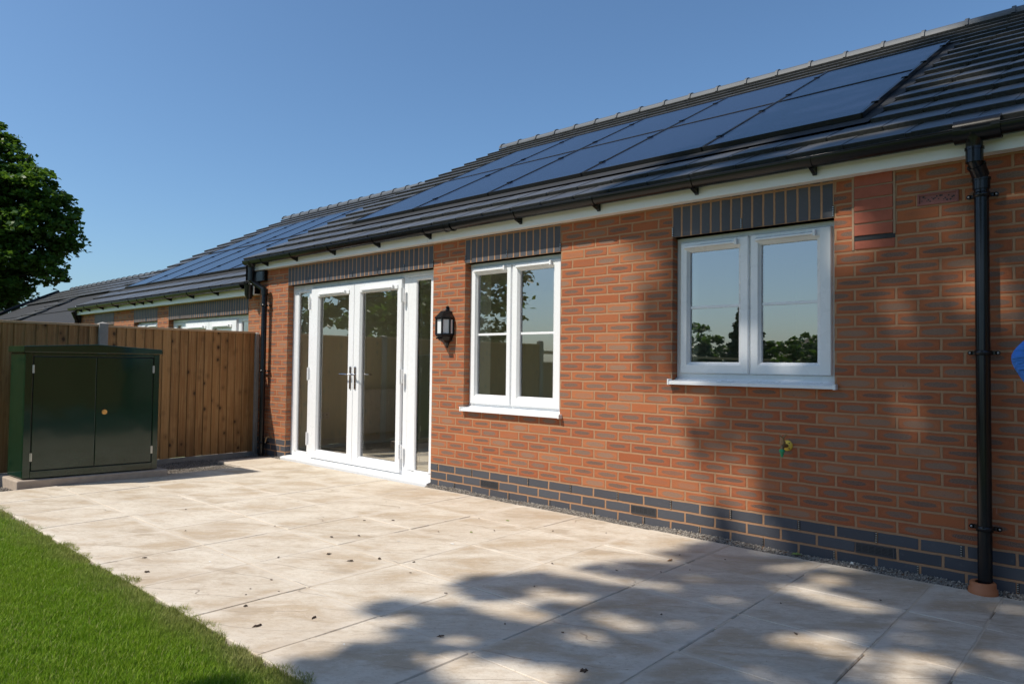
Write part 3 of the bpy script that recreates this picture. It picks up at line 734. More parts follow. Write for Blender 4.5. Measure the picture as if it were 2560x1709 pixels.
# room shells behind the glass
rb = MB()
def room(x0, x1, y0, y1, z0, z1):
    rb.quad((x0, y1, z0), (x1, y1, z0), (x1, y1, z1), (x0, y1, z1)); rb.quad((x0, y0, z0), (x0, y1, z0), (x0, y1, z1), (x0, y0, z1)); rb.quad((x1, y0, z0), (x1, y1, z0), (x1, y1, z1), (x1, y0, z1))
    rb.quad((x0, y0, z0), (x1, y0, z0), (x1, y1, z0), (x0, y1, z0), m=1); rb.quad((x0, y0, z1), (x1, y0, z1), (x1, y1, z1), (x0, y1, z1), m=2)
    for zz in (z0,): rb.box(x0+.001, x0+.016, y0, y1, z0, z0+.12, m=2); rb.box(x0, x1, y1-.016, y1-.001, z0, z0+.12, m=2)
room(-3.05, 2.2, .30, 3.8, .03, 2.3); room(2.3, 4.4, .30, 3.2, .03, 2.3)
# inner leaf with openings
def inner(x0, x1, z0, z1, holes, y0=.142, y1=.30):
    xsx = sorted(set([x0, x1]+[c for h in holes for c in h[:2]])); zs = sorted(set([z0, z1]+[c for h in holes for c in h[2:] if c > z0]))
    for a, b_ in zip(xsx, xsx[1:]):
        for c, d in zip(zs, zs[1:]):
            if any(h[0] < (a+b_)/2 < h[1] and h[2] < (c+d)/2 < h[3] for h in holes): continue
            rb.box(a, b_, y0, y1, c, d)
inner(-3.3, 4.6, -.1, 2.4, [(-2.60, -.06, -.1, 2.05), (.49, 1.52, .80, 2.05), (2.63, 3.65, 1.09, 2.05)])
rb.build('interior_walls', [M['room'], M['roomfloor'], M['ceil']], A)
# roof
skA = lambda X: 1-.0066*(X+4)
vA = lambda s: -3.56-.075*max(s, 0)
GA = .372
ridgeS = 6.12
PX = [-2.30, -1.20, -.0, 1.22, 2.45, 3.68]
PX = [-2.33+i*1.202 for i in range(6)]
def inA(x, s): return PX[0]-.07 < x < PX[-1]+.09 and .86 < s < 4.50
inA.xr = (PX[0]-.07, PX[-1]+.09); inA.sr = (.86, 4.50)
roofA = tile_roof(A, 2.52, vA, 9.5, GA, 17, skA, skip=inA, smax=6.14)
fb = MB()
fb.mesh([rp(x, s, h, 2.52, skA) for x, s, h in ((-3.5, -.03, -.10), (9.5, -.03, -.10), (9.5, 6.1, -.10), (-3.95, 6.1, -.10))], [(0, 1, 2, 3)])
for x0, x1 in ((PX[0]-.16, PX[0]+.02), (PX[-1]+.0, PX[-1]+.10)):   # flashing channels beside the array
    fb.mesh([rp(x, s, h, 2.52, skA) for s in (.80, 4.6) for x, h in ((x0, -.030), (x1, -.030))], [(0, 1, 3, 2)])
fb.mesh([rp(x, s, h, 2.52, skA) for s, h in ((.70, -.026), (.98, -.030)) for x in (PX[0]-.1, PX[-1]+.08)], [(0, 1, 3, 2)])
fb.mesh([rp(x, s, h, 2.52, skA) for s, h in ((4.3, -.030), (4.6, -.034)) for x in (PX[0]-.1, PX[-1]+.08)], [(0, 1, 3, 2)])
# back slope (seen only from elsewhere) and gable flank
r0 = rp(-3.95, 6.12, -.08, 2.52, skA); r1 = rp(9.5, 6.12, -.08, 2.52, skA)
fb.mesh([r0, r1, (9.5, r1.y*2+.12, 2.3), (-3.7, r0.y*2+.12, 2.3)], [(0, 1, 2, 3)])
fb.mesh([(-3.50, -.12, 2.44), (-3.50, -.12, 2.10), (-3.9, 5.6, 4.9), tuple(rp(-3.93, 6.1, -.09, 2.52, skA))], [(0, 1, 2, 3)])
fb.build('roof_underlay', M['felt'], A)
def ridge(parent, z0, x0, x1, s, skew, L=.45, h=-.005):
    b = MB(); x = x0; k = 0
    while x < x1:
        xe = min(x+L, x1)
        def pt(X, t, rr, dx=0):
            c = rp(X, s, h, z0, skew); return Vector((X, c.y+.02-math.cos(t)*rr*1.15, c.z-.035+math.sin(t)*rr))
        rr0, rr1 = .108, .100
        V = []
        for X, rr in ((x, rr0+.008), (x+.035, rr0+.008), (x+.036, rr1), (xe, rr1), (xe, rr1-.012)):
            for q in range(11): V.append(pt(X, math.pi*q/10, rr))
        F = [(i*11+q, i*11+q+1, (i+1)*11+q+1, (i+1)*11+q) for i in range(4) for q in range(10)]
        n0 = len(V)
        for q in range(11): V.append(pt(x, math.pi*q/10, rr0-.008))
        F += [(q, n0+q, n0+q+1, q+1) for q in range(10)]
        b.mesh(V, F, smooth=False)
        x = xe
    return b.build('ridge_tiles', M['ridge'], parent)
ridge(A, 2.52, -4.05, 9.5, 6.12, skA, h=-.03)
# fascia, soffit
fb = MB(); fb.box(-3.42, .0, -.085, -.073, 2.325, 2.50, bev=.002); fb.box(.004, 5.0, -.085, -.073, 2.325, 2.50, bev=.002); fb.box(5.004, 9.2, -.085, -.073, 2.325, 2.50, bev=.002)
fb.box(-3.42, 9.2, -.0727, .0, 2.328, 2.336)
for i, x in enumerate([-2.9, -2.0, -1.1, -.2, .7, 1.05, 1.9, 2.8, 3.5]): fb.lathe((x, -.0855, 2.42-.012*(i % 2)), [(0, -.003), (.005, -.002), (.006, 0)], 10, ax='y')
fb.build('fascia', M['fascia'], A)
fb = MB(); fb.box(-3.43, 9.2, -.05, .0, 2.5, 2.52); fb.box(-3.44, -3.421, -.087, .01, 2.30, 2.50); fb.box(-3.42, -3.16, -.050, .001, 2.19, 2.324, bev=.004); fb.build('box_end', M['black'], A)
gutter(A, -3.44, 9.2, 2.445, brackets=(-3.0, -2.32, -1.54, -.74, .05, 1.2, 2.0, 2.82, 3.61, 5.4), unions=((.33, .43), (4.36, 4.40), (4.53, 4.57)))
ob = MB(); ob.lathe((-3.30, -.148, 2.385), [(.040, -.075), (.040, -.01), (.062, .03)], 18); ob.build('gutter_outlet', M['black'], A)
ob = MB(); ob.lathe((4.449, -.148, 2.385), [(.040, -.075), (.040, -.01), (.062, .03)], 18)
ob.tube([(4.36, -.148, 2.438), (4.57, -.148, 2.438)], .0645, 20, cap=True); ob.build('gutter_outlet', M['black'], A)
downpipe(A, [(4.449, -.148, 2.36), (4.449, -.148, 2.27), (4.452, -.118, 2.25), (4.466, -.072, 2.20), (4.467, -.068, 2.17), (4.468, -.068, .0)], .034, (2.105, 1.26, .335),
         sockets=(((4.449, -.148, 2.345), (4.449, -.148, 2.265)), ((4.467, -.069, 2.195), (4.467, -.068, 2.135)), ((4.452, -.119, 2.26), (4.466, -.075, 2.205))))
downpipe(A, [(-3.30, -.148, 2.36), (-3.30, -.148, 2.19), (-3.285, -.12, 2.165), (-3.115, -.075, 2.075), (-3.10, -.07, 2.04), (-3.10, -.07, .0)], .034, (1.87, 1.05, .16),
         sockets=(((-3.30, -.148, 2.35), (-3.30, -.148, 2.19)), ((-3.10, -.07, 2.08), (-3.10, -.07, 2.0))))
cb = MB(); cb.lathe((4.46, -.085, 0), [(.036, .058), (.055, .060), (.060, .054), (.060, .030), (.066, .026), (.068, .004), (.0685, -.03)], 28); cb.build('drain_collar', M['clay'], A)
D = patio_door(A, -2.66, 0.0, 2.095); D['label'] = 'white double glazed patio doors with sidelights and chrome handles'
w1z = (.807, 2.052, .892, 1.984); w2z = (1.122, 2.058, 1.202, 1.984)
casement(A, .44, 1.565, .775, 2.095, [(.478, .972, w1z[0], w1z[1], .546, .908, w1z[2], w1z[3]), (.984, 1.528, w1z[0], w1z[1], 1.068, 1.436, w1z[2], w1z[3])], 1.438, (.435, 1.585, .742), 'taller two-pane window between the lantern and the plain brick')
casement(A, 2.583, 3.695, 1.075, 2.095, [(2.622, 3.128, w2z[0], w2z[1], 2.690, 3.052, w2z[2], w2z[3]), (3.142, 3.662, w2z[0], w2z[1], 3.212, 3.570, w2z[2], w2z[3])], 1.59, (2.572, 3.708, 1.045), 'shorter wide two-pane window reflecting sky and treetops')
b = MB(); b.tube([(-2.985, -.0, .235), (-2.985, -.05, .235), (-2.99, -.065, .225), (-3.0, -.07, .17)], .010, 10); b.lathe((-2.985, -.002, .235), [(.0, -.004), (.022, -.004), (.022, .002)], 14, ax='y'); b.build('overflow_pipe', M['brassdull'], A)

# ------------------------------------------------------------------ HOUSE B
B = empty('bungalow', (-7, 3.0, -.3), 'second brick bungalow stepping down beyond the fence, with its own solar roof', 'house')
wb = MB(); uxb = lambda x: x/.213
OB = [(-6.167, -3.634, -.5, 1.795), (-7.577, -6.591, .4, 1.795), (-9.51, -8.513, .7, 1.795)]
wall_front(wb, -10.35, -3.347, -.5, 2.04, OB, ZP-.3, uxb)
wb.quad((-10.35, 0, -.5), (-10.35, 6, -.5), (-10.35, 6, 2.04), (-10.35, 0, 2.04), [(0, -5), (26, -5), (26, 28), (0, 28)])
wallB = wb.build('wall', M['brick'], B)
for (x0, x1, n) in ((-6.167, -3.634, 36), (-7.577, -6.591, 15), (-9.51, -8.513, 15)): lintel(B, x0, x1, 1.795, 2.03, n)
WALL = wallB
for x in (-5.75, -5.33, -4.9, -4.48, -4.06, -3.64, -7.05): wp(x, 1.835, .066, .009, -.0045)
patio_door(B, -6.167, -3.634, 1.795, z0=-.26, mirror=True, simple_=True)
for (a, c, z0_) in ((-7.577, -6.591, .47), (-9.51, -8.513, .77)):
    m_ = (a+c)/2; w_ = c-a
    casement(B, a, c, z0_, 1.795, [(a+.03, m_-.006, z0_+.03, 1.755, a+.10, m_-.07, z0_+.11, 1.685), (m_+.006, c-.03, z0_+.03, 1.755, m_+.07, c-.10, z0_+.11, 1.685)], z0_+.6, (a-.08, c-.01, z0_-.03), 'window of the farther house mostly hidden by the fence')
rb = MB(); rb.box(-10.2, -3.5, .3, .31, -.3, 1.9) if False else None
rb.quad((-10.2, 3.5, -.3), (-3.45, 3.5, -.3), (-3.45, 3.5, 2.0), (-10.2, 3.5, 2.0)); rb.quad((-10.2, .3, -.27), (-3.45, .3, -.27), (-3.45, 3.5, -.27), (-10.2, 3.5, -.27), m=1); rb.quad((-10.2, .3, 2.0), (-3.45, .3, 2.0), (-3.45, 3.5, 2.0), (-10.2, 3.5, 2.0))
rb.quad((-3.45, .2, -.3), (-3.45, 3.5, -.3), (-3.45, 3.5, 2), (-3.45, .2, 2)); rb.quad((-10.2, .2, -.3), (-10.2, 3.5, -.3), (-10.2, 3.5, 2), (-10.2, .2, 2))
rb.build('interior_walls', [M['room'], M['roomfloor']], B)
sk1 = lambda X: 1.0
vB = lambda s: -10.2-.34*min(max(s, 0), 3.5)
PB = [-9.62+i*1.075 for i in range(6)]
def inB(x, s): return PB[0]-.05 < x < PB[-1]+.05 and .80 < s < 4.30
inB.xr = (PB[0]-.05, PB[-1]+.05); inB.sr = (.80, 4.30)
tile_roof(B, 2.22, vB, -3.44, .372, 17, sk1, skip=inB, smax=6.0)
fb = MB(); fb.mesh([rp(x, s, h, 2.22) for x, s, h in ((-10.1, -.03, -.10), (-3.45, -.03, -.10), (-3.45, 6.0, -.10), (-11.3, 6.0, -.10))], [(0, 1, 2, 3)])
for s0_, s1_ in ((.62, .86), (4.2, 4.45)): fb.mesh([rp(x, s, -.030, 2.22) for s in (s0_, s1_) for x in (PB[0]-.1, PB[-1]+.1)], [(0, 1, 3, 2)])
r0 = rp(-11.3, 5.95, -.08, 2.22); r1 = rp(-3.6, 5.95, -.08, 2.22)
fb.mesh([r0, r1, (-3.6, r1.y*2, 2.0), (-11, r0.y*2, 2.0)], [(0, 1, 2, 3)])
fb.mesh([(-10.25, -.12, 2.16), (-10.25, -.12, 1.6), (-11.2, 5.0, 3.2), tuple(rp(-11.3, 5.9, -.1, 2.22))], [(0, 1, 2, 3)])
fb.build('roof_underlay', M['felt'], B)
ridge(B, 2.22, -11.75, -3.7, 5.93, sk1, .42, -.045)
fb = MB(); fb.box(-10.35, -4.02, -.085, -.073, 2.02, 2.20, bev=.002); fb.box(-4.016, -3.347, -.085, -.073, 2.02, 2.20, bev=.002); fb.box(-10.35, -3.347, -.0727, 0, 2.023, 2.031); fb.build('fascia', M['fascia'], B)
gutter(B, -10.42, -3.50, 2.152, brackets=(-9.95, -9.5, -8.79, -8.06, -7.3, -6.94, -6.59, -5.86, -5.09, -4.32), endcaps=(True, True))
downpipe(B, [(-10.28, -.148, 2.08), (-10.28, -.09, 1.95), (-10.28, -.07, 1.9), (-10.28, -.07, -.3)], .034, (1.6,))
b = MB(); b.lathe((-3.42, -.11, 2.14), [(.03, -.17), (.055, -.12), (.062, -.0), (.066, .01)], 16); b.build('rainwater_hopper', M['black'], A)

# ------------------------------------------------------------------ HOUSE C (roof still being tiled)
C = empty('bungalow', (-18, 4, -.6), 'farthest bungalow, its roof half tiled over dark felt', 'house')
fb = MB(); zC = 1.58
fb.mesh([rp(x, s, h, zC) for x, s, h in ((-28.0, -.1, -.09), (-10.4, -.1, -.09), (-11.0, 5.3, -.09), (-28.4, 5.3, -.09))], [(0, 1, 2, 3)])
r0 = rp(-28.4, 5.3, -.08, zC); r1 = rp(-11, 5.3, -.08, zC)
fb.mesh([r0, r1, (-11, r1.y*2, 1.4), (-28.2, r0.y*2, 1.4)], [(0, 1, 2, 3)])
fb.tube([rp(-28.3, 0, -.09, zC), rp(-28.4, 2.0, -.02, zC), rp(-28.4, 3.6, .0, zC), rp(-28.5, 5.2, -.02, zC)], .06, 8)
for i in (1, 6): fb.mesh([rp(x, s, h, zC) for x in (-28, -10.7) for s, h in ((.1+i*.36, -.088), (.1+i*.36, -.066), (.145+i*.36, -.066), (.145+i*.36, -.088))], [(0, 1, 5, 4), (1, 2, 6, 5), (2, 3, 7, 6)])
fb.build('roof_underlay', M['felt'], C)
def laidC(x, s): return (s > 3.62 and x < -11.3) or (-22.5 < x < -21.2 and s > 1.7) or (x > -14.6 and x < -13.2 and s < .55)
tile_roof(C, zC, lambda s: -28.2, -11.0, .372, 14, sk1, laid=laidC, tw=.5)
ridge(C, zC, -26.6, -11.2, 5.15, sk1, .5, -.03)
wb = MB(); wall_front(wb, -28.2, -10.36, -1, 1.4, [], ZP-.6, uxb); wb.quad((-28.2, 0, -1), (-28.2, 9, -1), (-28.2, 9, 1.4), (-28.2, 0, 1.4), [(0, 0), (30, 0), (30, 20), (0, 20)]); wb.build('wall', M['brick'], C)

# ------------------------------------------------------------------ solar panels
def solar(x0, x1, s0, s1, z0, skew, label, group, clip_side=True):
    c = rp((x0+x1)/2, s0, -.03, z0, skew)
    o = empty('solar_panel', c, label, 'solar panel', group); g = .006; hf = .004
    P = lambda x, s, h: rp(x, s, h, z0, skew)
    b = MB(); b.mesh([P(x0+.016, s0+.016, hf), P(x1-.016, s0+.016, hf), P(x1-.016, s1-.016, hf), P(x0+.016, s1-.016, hf)], [(0, 1, 2, 3)]); b.build('panel_glass', M['panel'], o)
    f = MB()
    def bar(xa, xb, sa, sb):
        V = [P(x, s, h) for x in (xa, xb) for s in (sa, sb) for h in (-.026, .009)]
        f.mesh(V, [(0, 1, 3, 2), (4, 6, 7, 5), (0, 4, 5, 1), (2, 3, 7, 6), (1, 5, 7, 3)])
    bar(x0+g, x1-g, s0+.003, s0+.017); bar(x0+g, x1-g, s1-.017, s1-.003); bar(x0+g, x0+.018, s0+.017, s1-.017); bar(x1-.018, x1-g, s0+.017, s1-.017)
    f.build('panel_frame', M['blackmatt'], o)
    k = MB()
    for fr in (.22, .78):
        s = s0+(s1-s0)*fr
        V = [P(x, ss, h) for x in (x1-.024, x1+.024) for ss in (s-.024, s+.024) for h in (-.0, .018)]
        k.mesh(V, [(0, 1, 3, 2), (4, 6, 7, 5), (0, 4, 5, 1), (2, 3, 7, 6), (1, 5, 7, 3)])
    V = [P(x, ss, h) for x in (x1-.006, x1+.006) for ss in (s0, s1) for h in (-.026, .012)]
    k.mesh(V, [(0, 1, 3, 2), (4, 6, 7, 5), (0, 4, 5, 1), (2, 3, 7, 6), (1, 5, 7, 3)])
    k.build('panel_clamp', M['black'], o)
    return o
ordn = ['first', 'second', 'third', 'fourth', 'fifth']
for i in range(5):
    for j, (s0, s1) in enumerate(((.90, 2.725), (2.735, 4.46))):
        solar(PX[i], PX[i+1], s0, s1, 2.52, skA, '%s solar panel from the left in the %s row on the near bungalow roof' % (ordn[i], ('lower', 'upper')[j]), 'solar panels on the near roof')
        solar(PB[i], PB[i+1], s0-.16, s1-.2, 2.22, sk1, '%s solar panel from the left in the %s row on the second bungalow roof' % (ordn[i], ('lower', 'upper')[j]), 'solar panels on the second roof')

# ------------------------------------------------------------------ lantern
Lx, Lz = .215, 1.50
L = empty('wall_lantern', (Lx, 0, Lz), 'black half lantern with opal panes on the brick pier beside the patio doors', 'wall light')
def halfprism(mb, prof, m=0, n=5, smooth=False):
    """half hexagon-like plan against the wall; prof = [(half width, depth, z)]"""
    rows = []
    for hw, dp, z in prof:
        hw *= .9; dp *= .95; rows.append([(Lx-hw, -.004, z), (Lx-hw, -dp*.45, z), (Lx-hw*.5, -dp, z), (Lx+hw*.5, -dp, z), (Lx+hw, -dp*.45, z), (Lx+hw, -.004, z)])
    V = [v for r_ in rows for v in r_]; F = [(i*6+k, i*6+k+1, (i+1)*6+k+1, (i+1)*6+k) for i in range(len(prof)-1) for k in range(5)]
    mb.mesh(V, F+[tuple(range(6)), tuple(range(len(V)-1, len(V)-7, -1))], m)
b = MB(); halfprism(b, [(.098, .128, 1.590), (.104, .134, 1.592), (.104, .134, 1.600), (.074, .098, 1.635), (.056, .072, 1.662), (.020, .03, 1.672), (.014, .02, 1.69), (.020, .026, 1.70), (.012, .016, 1.712), (.003, .006, 1.715)]); b.build('lantern_cap', M['black'], L)
b = MB(); halfprism(b, [(.010, .012, 1.318), (.012, .016, 1.33), (.020, .026, 1.345), (.030, .045, 1.362), (.062, .082, 1.385), (.068, .092, 1.388), (.084, .108, 1.42), (.090, .118, 1.425), (.090, .118, 1.440)]); b.build('lantern_base', M['black'], L)
b = MB(); halfprism(b, [(.0855, .112, 1.436), (.0855, .112, 1.592)]); b.build('lantern_pane', M['opal'], L)
b = MB(); hw, dp = .081, .112
P6 = [(Lx-hw, -.004), (Lx-hw, -dp*.45), (Lx-hw*.5, -dp), (Lx+hw*.5, -dp), (Lx+hw, -dp*.45), (Lx+hw, -.004)]
for (x, y) in P6: b.tube([(x, y, 1.435), (x, y, 1.595)], .0095, 8)
for p, q in zip(P6, P6[1:]):
    for z in (1.441, 1.589): b.tube([(p[0], p[1], z), (q[0], q[1], z)], .009, 8)
b.build('lantern_frame', M['black'], L)
b = MB(); b.box(Lx-.06, Lx+.06, -.010, -.0005, 1.38, 1.66, bev=.004); b.box(Lx-.03, Lx+.03, -.122, -.104, 1.398, 1.412); b.build('back_plate', M['black'], L)

# ------------------------------------------------------------------ tap
T = empty('garden_tap', (3.41, 0, .68), 'brass outdoor tap with yellow plate and green hose connector', 'tap')
tx, tz = 3.408, .674
b = MB(); b.lathe((tx, -.006, tz), [(0, -.010), (.026, -.009), (.033, -.004), (.034, .005)], 24, ax='y')
for a in (45, 135, 225, 315): b.lathe((tx+.024*math.cos(R(a)), -.0165, tz+.024*math.sin(R(a))), [(0, -.0005), (.004, 0)], 8, m=1, ax='y')
b.build('tap_plate', [M['yellow'], M['blackmatt']], T)
b = MB(); b.tube([(tx, -.01, tz), (tx, -.045, tz), (tx, -.075, tz+.002), (tx, -.088, tz-.006), (tx, -.092, tz-.022)], [.013, .011, .012, .011, .010], 12)
b.tube([(tx, -.060, tz), (tx, -.066, tz+.022), (tx, -.070, tz+.034), (tx, -.074, tz+.05)], [.012, .012, .008, .006], 12); b.lathe((tx, -.067, tz+.025), [(.013, -.004), (.014, 0), (.013, .004)], 6)
b.build('tap_body', M['brassdull'], T)
b = MB(); b.tube([(tx, -.074, tz+.052), (tx-.012, -.080, tz+.062), (tx-.018, -.085, tz+.067)], [.005, .0045, .006], 8); b.tube([(tx, -.074, tz+.052), (tx+.012, -.070, tz+.066), (tx+.016, -.068, tz+.075)], [.005, .0045, .006], 8); b.build('tap_lever', M['brassdull'], T)
b = MB(); b.lathe((tx, -.092, tz-.02), [(.0, .004), (.014, .004), (.017, -.002), (.017, -.014), (.012, -.018), (.010, -.022), (.011, -.030), (.008, -.034), (.0075, -.042), (.009, -.044), (0, -.045)], 16); b.build('hose_connector', M['greenp'], T)

# ------------------------------------------------------------------ fence
def fence_panel(parent, y0, y1, top, x=-3.36, bot=.03, face=1, seed=0):
    b = MB(); rr = random.Random(seed); y = y0+.0; w = .098
    while y < y1-.01:
        ye = min(y+w+rr.uniform(-.004, .004), y1)
        # feather edge board: thick edge at the left end of the board
        z0, z1 = bot+rr.uniform(-.003, .003), top-.025
        V = [(x+fx, yy, z) for z in (z0, z1) for fx, yy in ((.0, y), (.020, y), (.006, ye+.012), (.0, ye+.012))]
        b.mesh(V, [(0, 1, 2, 3), (7, 6, 5, 4), (0, 4, 5, 1), (1, 5, 6, 2), (2, 6, 7, 3), (3, 7, 4, 0)])
        y = ye
    o = b.build('fence_panel', M['wood'], parent)
    c = MB(); c.box(x-.035, x+.028, y0, y1, top-.025, top, bev=.003)
    for z in (.35, .95, 1.40): c.box(x-.045, x-.001, y0, y1, z-.03, z+.03)
    c.build('fence_rail', M['woodcap'], parent)
    g = MB(); g.box(x-.015, x+.03, y0, y1, -.14, bot-.004, bev=.003); g.build('gravel_board', M['conc'], parent)
def post(parent, y, top, x=-3.36, h=.045):
    b = MB()
    b.box(x-.05, x+.045, y-h, y+h, -.3, top, bev=.006)
    b.mesh([(x-.05, y-h, top), (x+.045, y-h, top), (x+.045, y+h, top), (x-.05, y+h, top), (x, y, top+.02)], [(0, 1, 4), (1, 2, 4), (2, 3, 4), (3, 0, 4)])
    b.build('fence_post', M['conc'], parent)
F1 = empty('fence', (-3.36, -3, 0), 'dark brown vertical board fence with concrete posts beside the green cabinet', 'fence')
post(F1, -.03, 1.52, h=.024); fence_panel(F1, -1.775, -.056, 1.545, seed=1); post(F1, -1.82, 1.56); fence_panel(F1, -3.62, -1.865, 1.55, seed=2); post(F1, -3.66, 1.565)
fence_panel(F1, -5.45, -3.70, 1.55, seed=3); post(F1, -5.50, 1.60)
for k in range(6):
    y1 = -5.55-k*1.83; fence_panel(F1, y1-1.74, y1, 1.22, seed=10+k); post(F1, y1-1.785, 1.24)

# ------------------------------------------------------------------ green cabinet on its pad
K = empty('utility_cabinet', (-2.6, -2.17, .065), 'dark green glossy two-door cabinet with low gabled lid', 'cabinet')
# local frame: origin at front-left bottom, e1 along the front, e2 into depth
o0 = Vector((-2.465, -2.735, 0)); e1 = (Vector((-2.325, -1.615, 0))-o0); WK = e1.length; e1.normalize(); e2 = Vector((-.998, -.05, 0))
MK = Matrix(((e1.x, e2.x, 0, o0.x), (e1.y, e2.y, 0, o0.y), (0, 0, 1, 0), (0, 0, 0, 1)))
b = MB(); zb, zt = .078, 1.225; dl, dr, dm = .068, WK-.060, .572
b.box(0, WK, .012, .40, zb, zt+.0, M=MK, bev=.006)
bk = MB(); bk.box(dl-.009, dr+.009, .0105, .013, .141, 1.197, M=MK); bk.build('door_gap_shade', M['blackmatt'], K)  # black sheet stands in for the shade inside the door gaps
def kq(mb, pts, m=0): mb.mesh([MK @ Vector(p) for p in pts], [tuple(range(len(pts)))], m)
b.box(0, dl-.008, -.004, .012, zb, zt, M=MK, bev=.004); b.box(dr+.008, WK, -.004, .012, zb, zt, M=MK, bev=.004); b.box(dl-.008, dr+.008, -.004, .012, zb, .142, M=MK, bev=.003); b.box(dl-.008, dr+.008, -.004, .012, 1.196, zt, M=MK, bev=.003)
b.build('cabinet_body', M['cab'], K)
for i, (a, c) in enumerate(((dl, dm-.003), (dm+.003, dr))):
    d = MB(); d.box(a, c, -.002, .014, .150, 1.188, M=MK, bev=.003); dd = d.build('cabinet_door', M['cab'], K)
    for z in (.27, 1.075):
        h = MB(); x = dl-.004 if i == 0 else dr+.004
        h.tube([MK @ Vector((x, -.005, z-.038)), MK @ Vector((x, -.005, z+.038))], .0055, 8); h.box(x-.009, x+.009, -.0055, -.003, z-.036, z+.036, M=MK); h.build('cabinet_hinge', M['steel'], dd)
h = MB(); p = MK @ Vector((.645, -.004, .663)); n_ = -e2
h.tube([p, p+n_*.008], .024, 20); h.tube([p+n_*.008, p+n_*.014], .016, 16); h.box(.640, .650, -.0195, -.017, .660, .666, M=MK); h.build('cabinet_lock', M['brass'], K)
l = MB(); pk = .5*WK; ov = .018
fr = [(-ov, zt+.003), (WK+ov, zt+.003), (WK+ov, zt+.048), (pk, zt+.088), (-ov, zt+.060)]
V = [MK @ Vector((x, y, z)) for y in (-.022, .42) for x, z in fr]
l.mesh(V, [tuple(range(5)), tuple(range(9, 4, -1))]+[(i, i+5, (i+1) % 5+5, (i+1) % 5) for i in range(5)]); l.build('cabinet_lid', M['cab'], K, bev=.006)
P_ = empty('concrete_pad', (-2.6, -2.17, 0), 'low concrete pad under the green cabinet', 'concrete pad')
b = MB(); b.box(-.045, WK+.09, -.045, .50, -.14, .068, M=MK, bev=.012); b.build('pad', M['concpad'], P_)

# ------------------------------------------------------------------ radiator and socket inside
Rd = empty('radiator', (-3.0, 1.9, .2), 'white panel radiator dimly seen through the patio door glass', 'radiator')
b = MB(); b.box(-3.0, -2.93, 1.35, 2.15, .18, .80, bev=.02)
for k in range(18): y = 1.39+k*.042; b.box(-2.932, -2.926, y, y+.022, .23, .75, bev=.003)
b.build('radiator_panel', M['upvc'], Rd); b = MB(); b.tube([(-2.96, 1.32, .05), (-2.96, 1.32, .2), (-2.96, 1.36, .2)], .009, 8); b.lathe((-2.96, 1.32, .2), [(.0, .05), (.018, .045), (.018, 0), (.0, -.005)], 12); b.build('radiator_valve', M['upvc'], Rd)
Sk = empty('wall_socket', (-3.04, .8, .45), 'white double power socket on the room wall behind the left door leaf', 'socket')
b = MB(); b.box(-3.048, -3.036, .72, .87, .41, .50, bev=.003); b.build('socket_plate', M['upvc'], Sk)
b = MB()
for yy in (.765, .83):
    b.box(-3.037, -3.0355, yy-.005, yy+.005, .455, .475); b.box(-3.037, -3.0355, yy-.015, yy-.008, .43, .436); b.box(-3.037, -3.0355, yy+.008, yy+.015, .43, .436)
b.build('socket_holes', M['blackmatt'], Sk)

# ------------------------------------------------------------------ trees
def leaf_cloud(P, S, flat=.35, ups=.5):
    """P centres, S sizes -> quads (two bent triangles pairs) randomly turned"""
    n = len(P); a = nr.normal(size=(n, 3)); a[:, 2] = a[:, 2]*flat
    a /= np.linalg.norm(a, axis=1)[:, None]; nrm = nr.normal(size=(n, 3)); nrm[:, 2] = np.abs(nrm[:, 2])+ups
    bb = np.cross(nrm, a); bb /= np.linalg.norm(bb, axis=1)[:, None]+1e-9; nn = np.cross(a, bb)
    S = S[:, None]
    V = np.stack([P-a*S*.5, P-a*S*.05-bb*S*.42+nn*S*.06, P+a*S*.55-nn*S*.1, P-a*S*.05+bb*S*.42+nn*S*.06], 1)
    F = np.arange(n*4).reshape(-1, 4)
    return V.reshape(-1, 3), F
def limb(mb, p, q, r0, r1, n=6, w=.1):
    p, q = Vector(p), Vector(q); L = (q-p).length; pts = []
    for i in range(n+1):
        f = i/n; o_ = Vector((rnd.uniform(-1, 1), rnd.uniform(-1, 1), rnd.uniform(-.5, .5)))*w*L*.12*(1 if 0 < i < n else 0)
        pts.append(p.lerp(q, f)+o_)
    mb.tube(pts, [r0+(r1-r0)*i/n for i in range(n+1)], 9)
    return pts
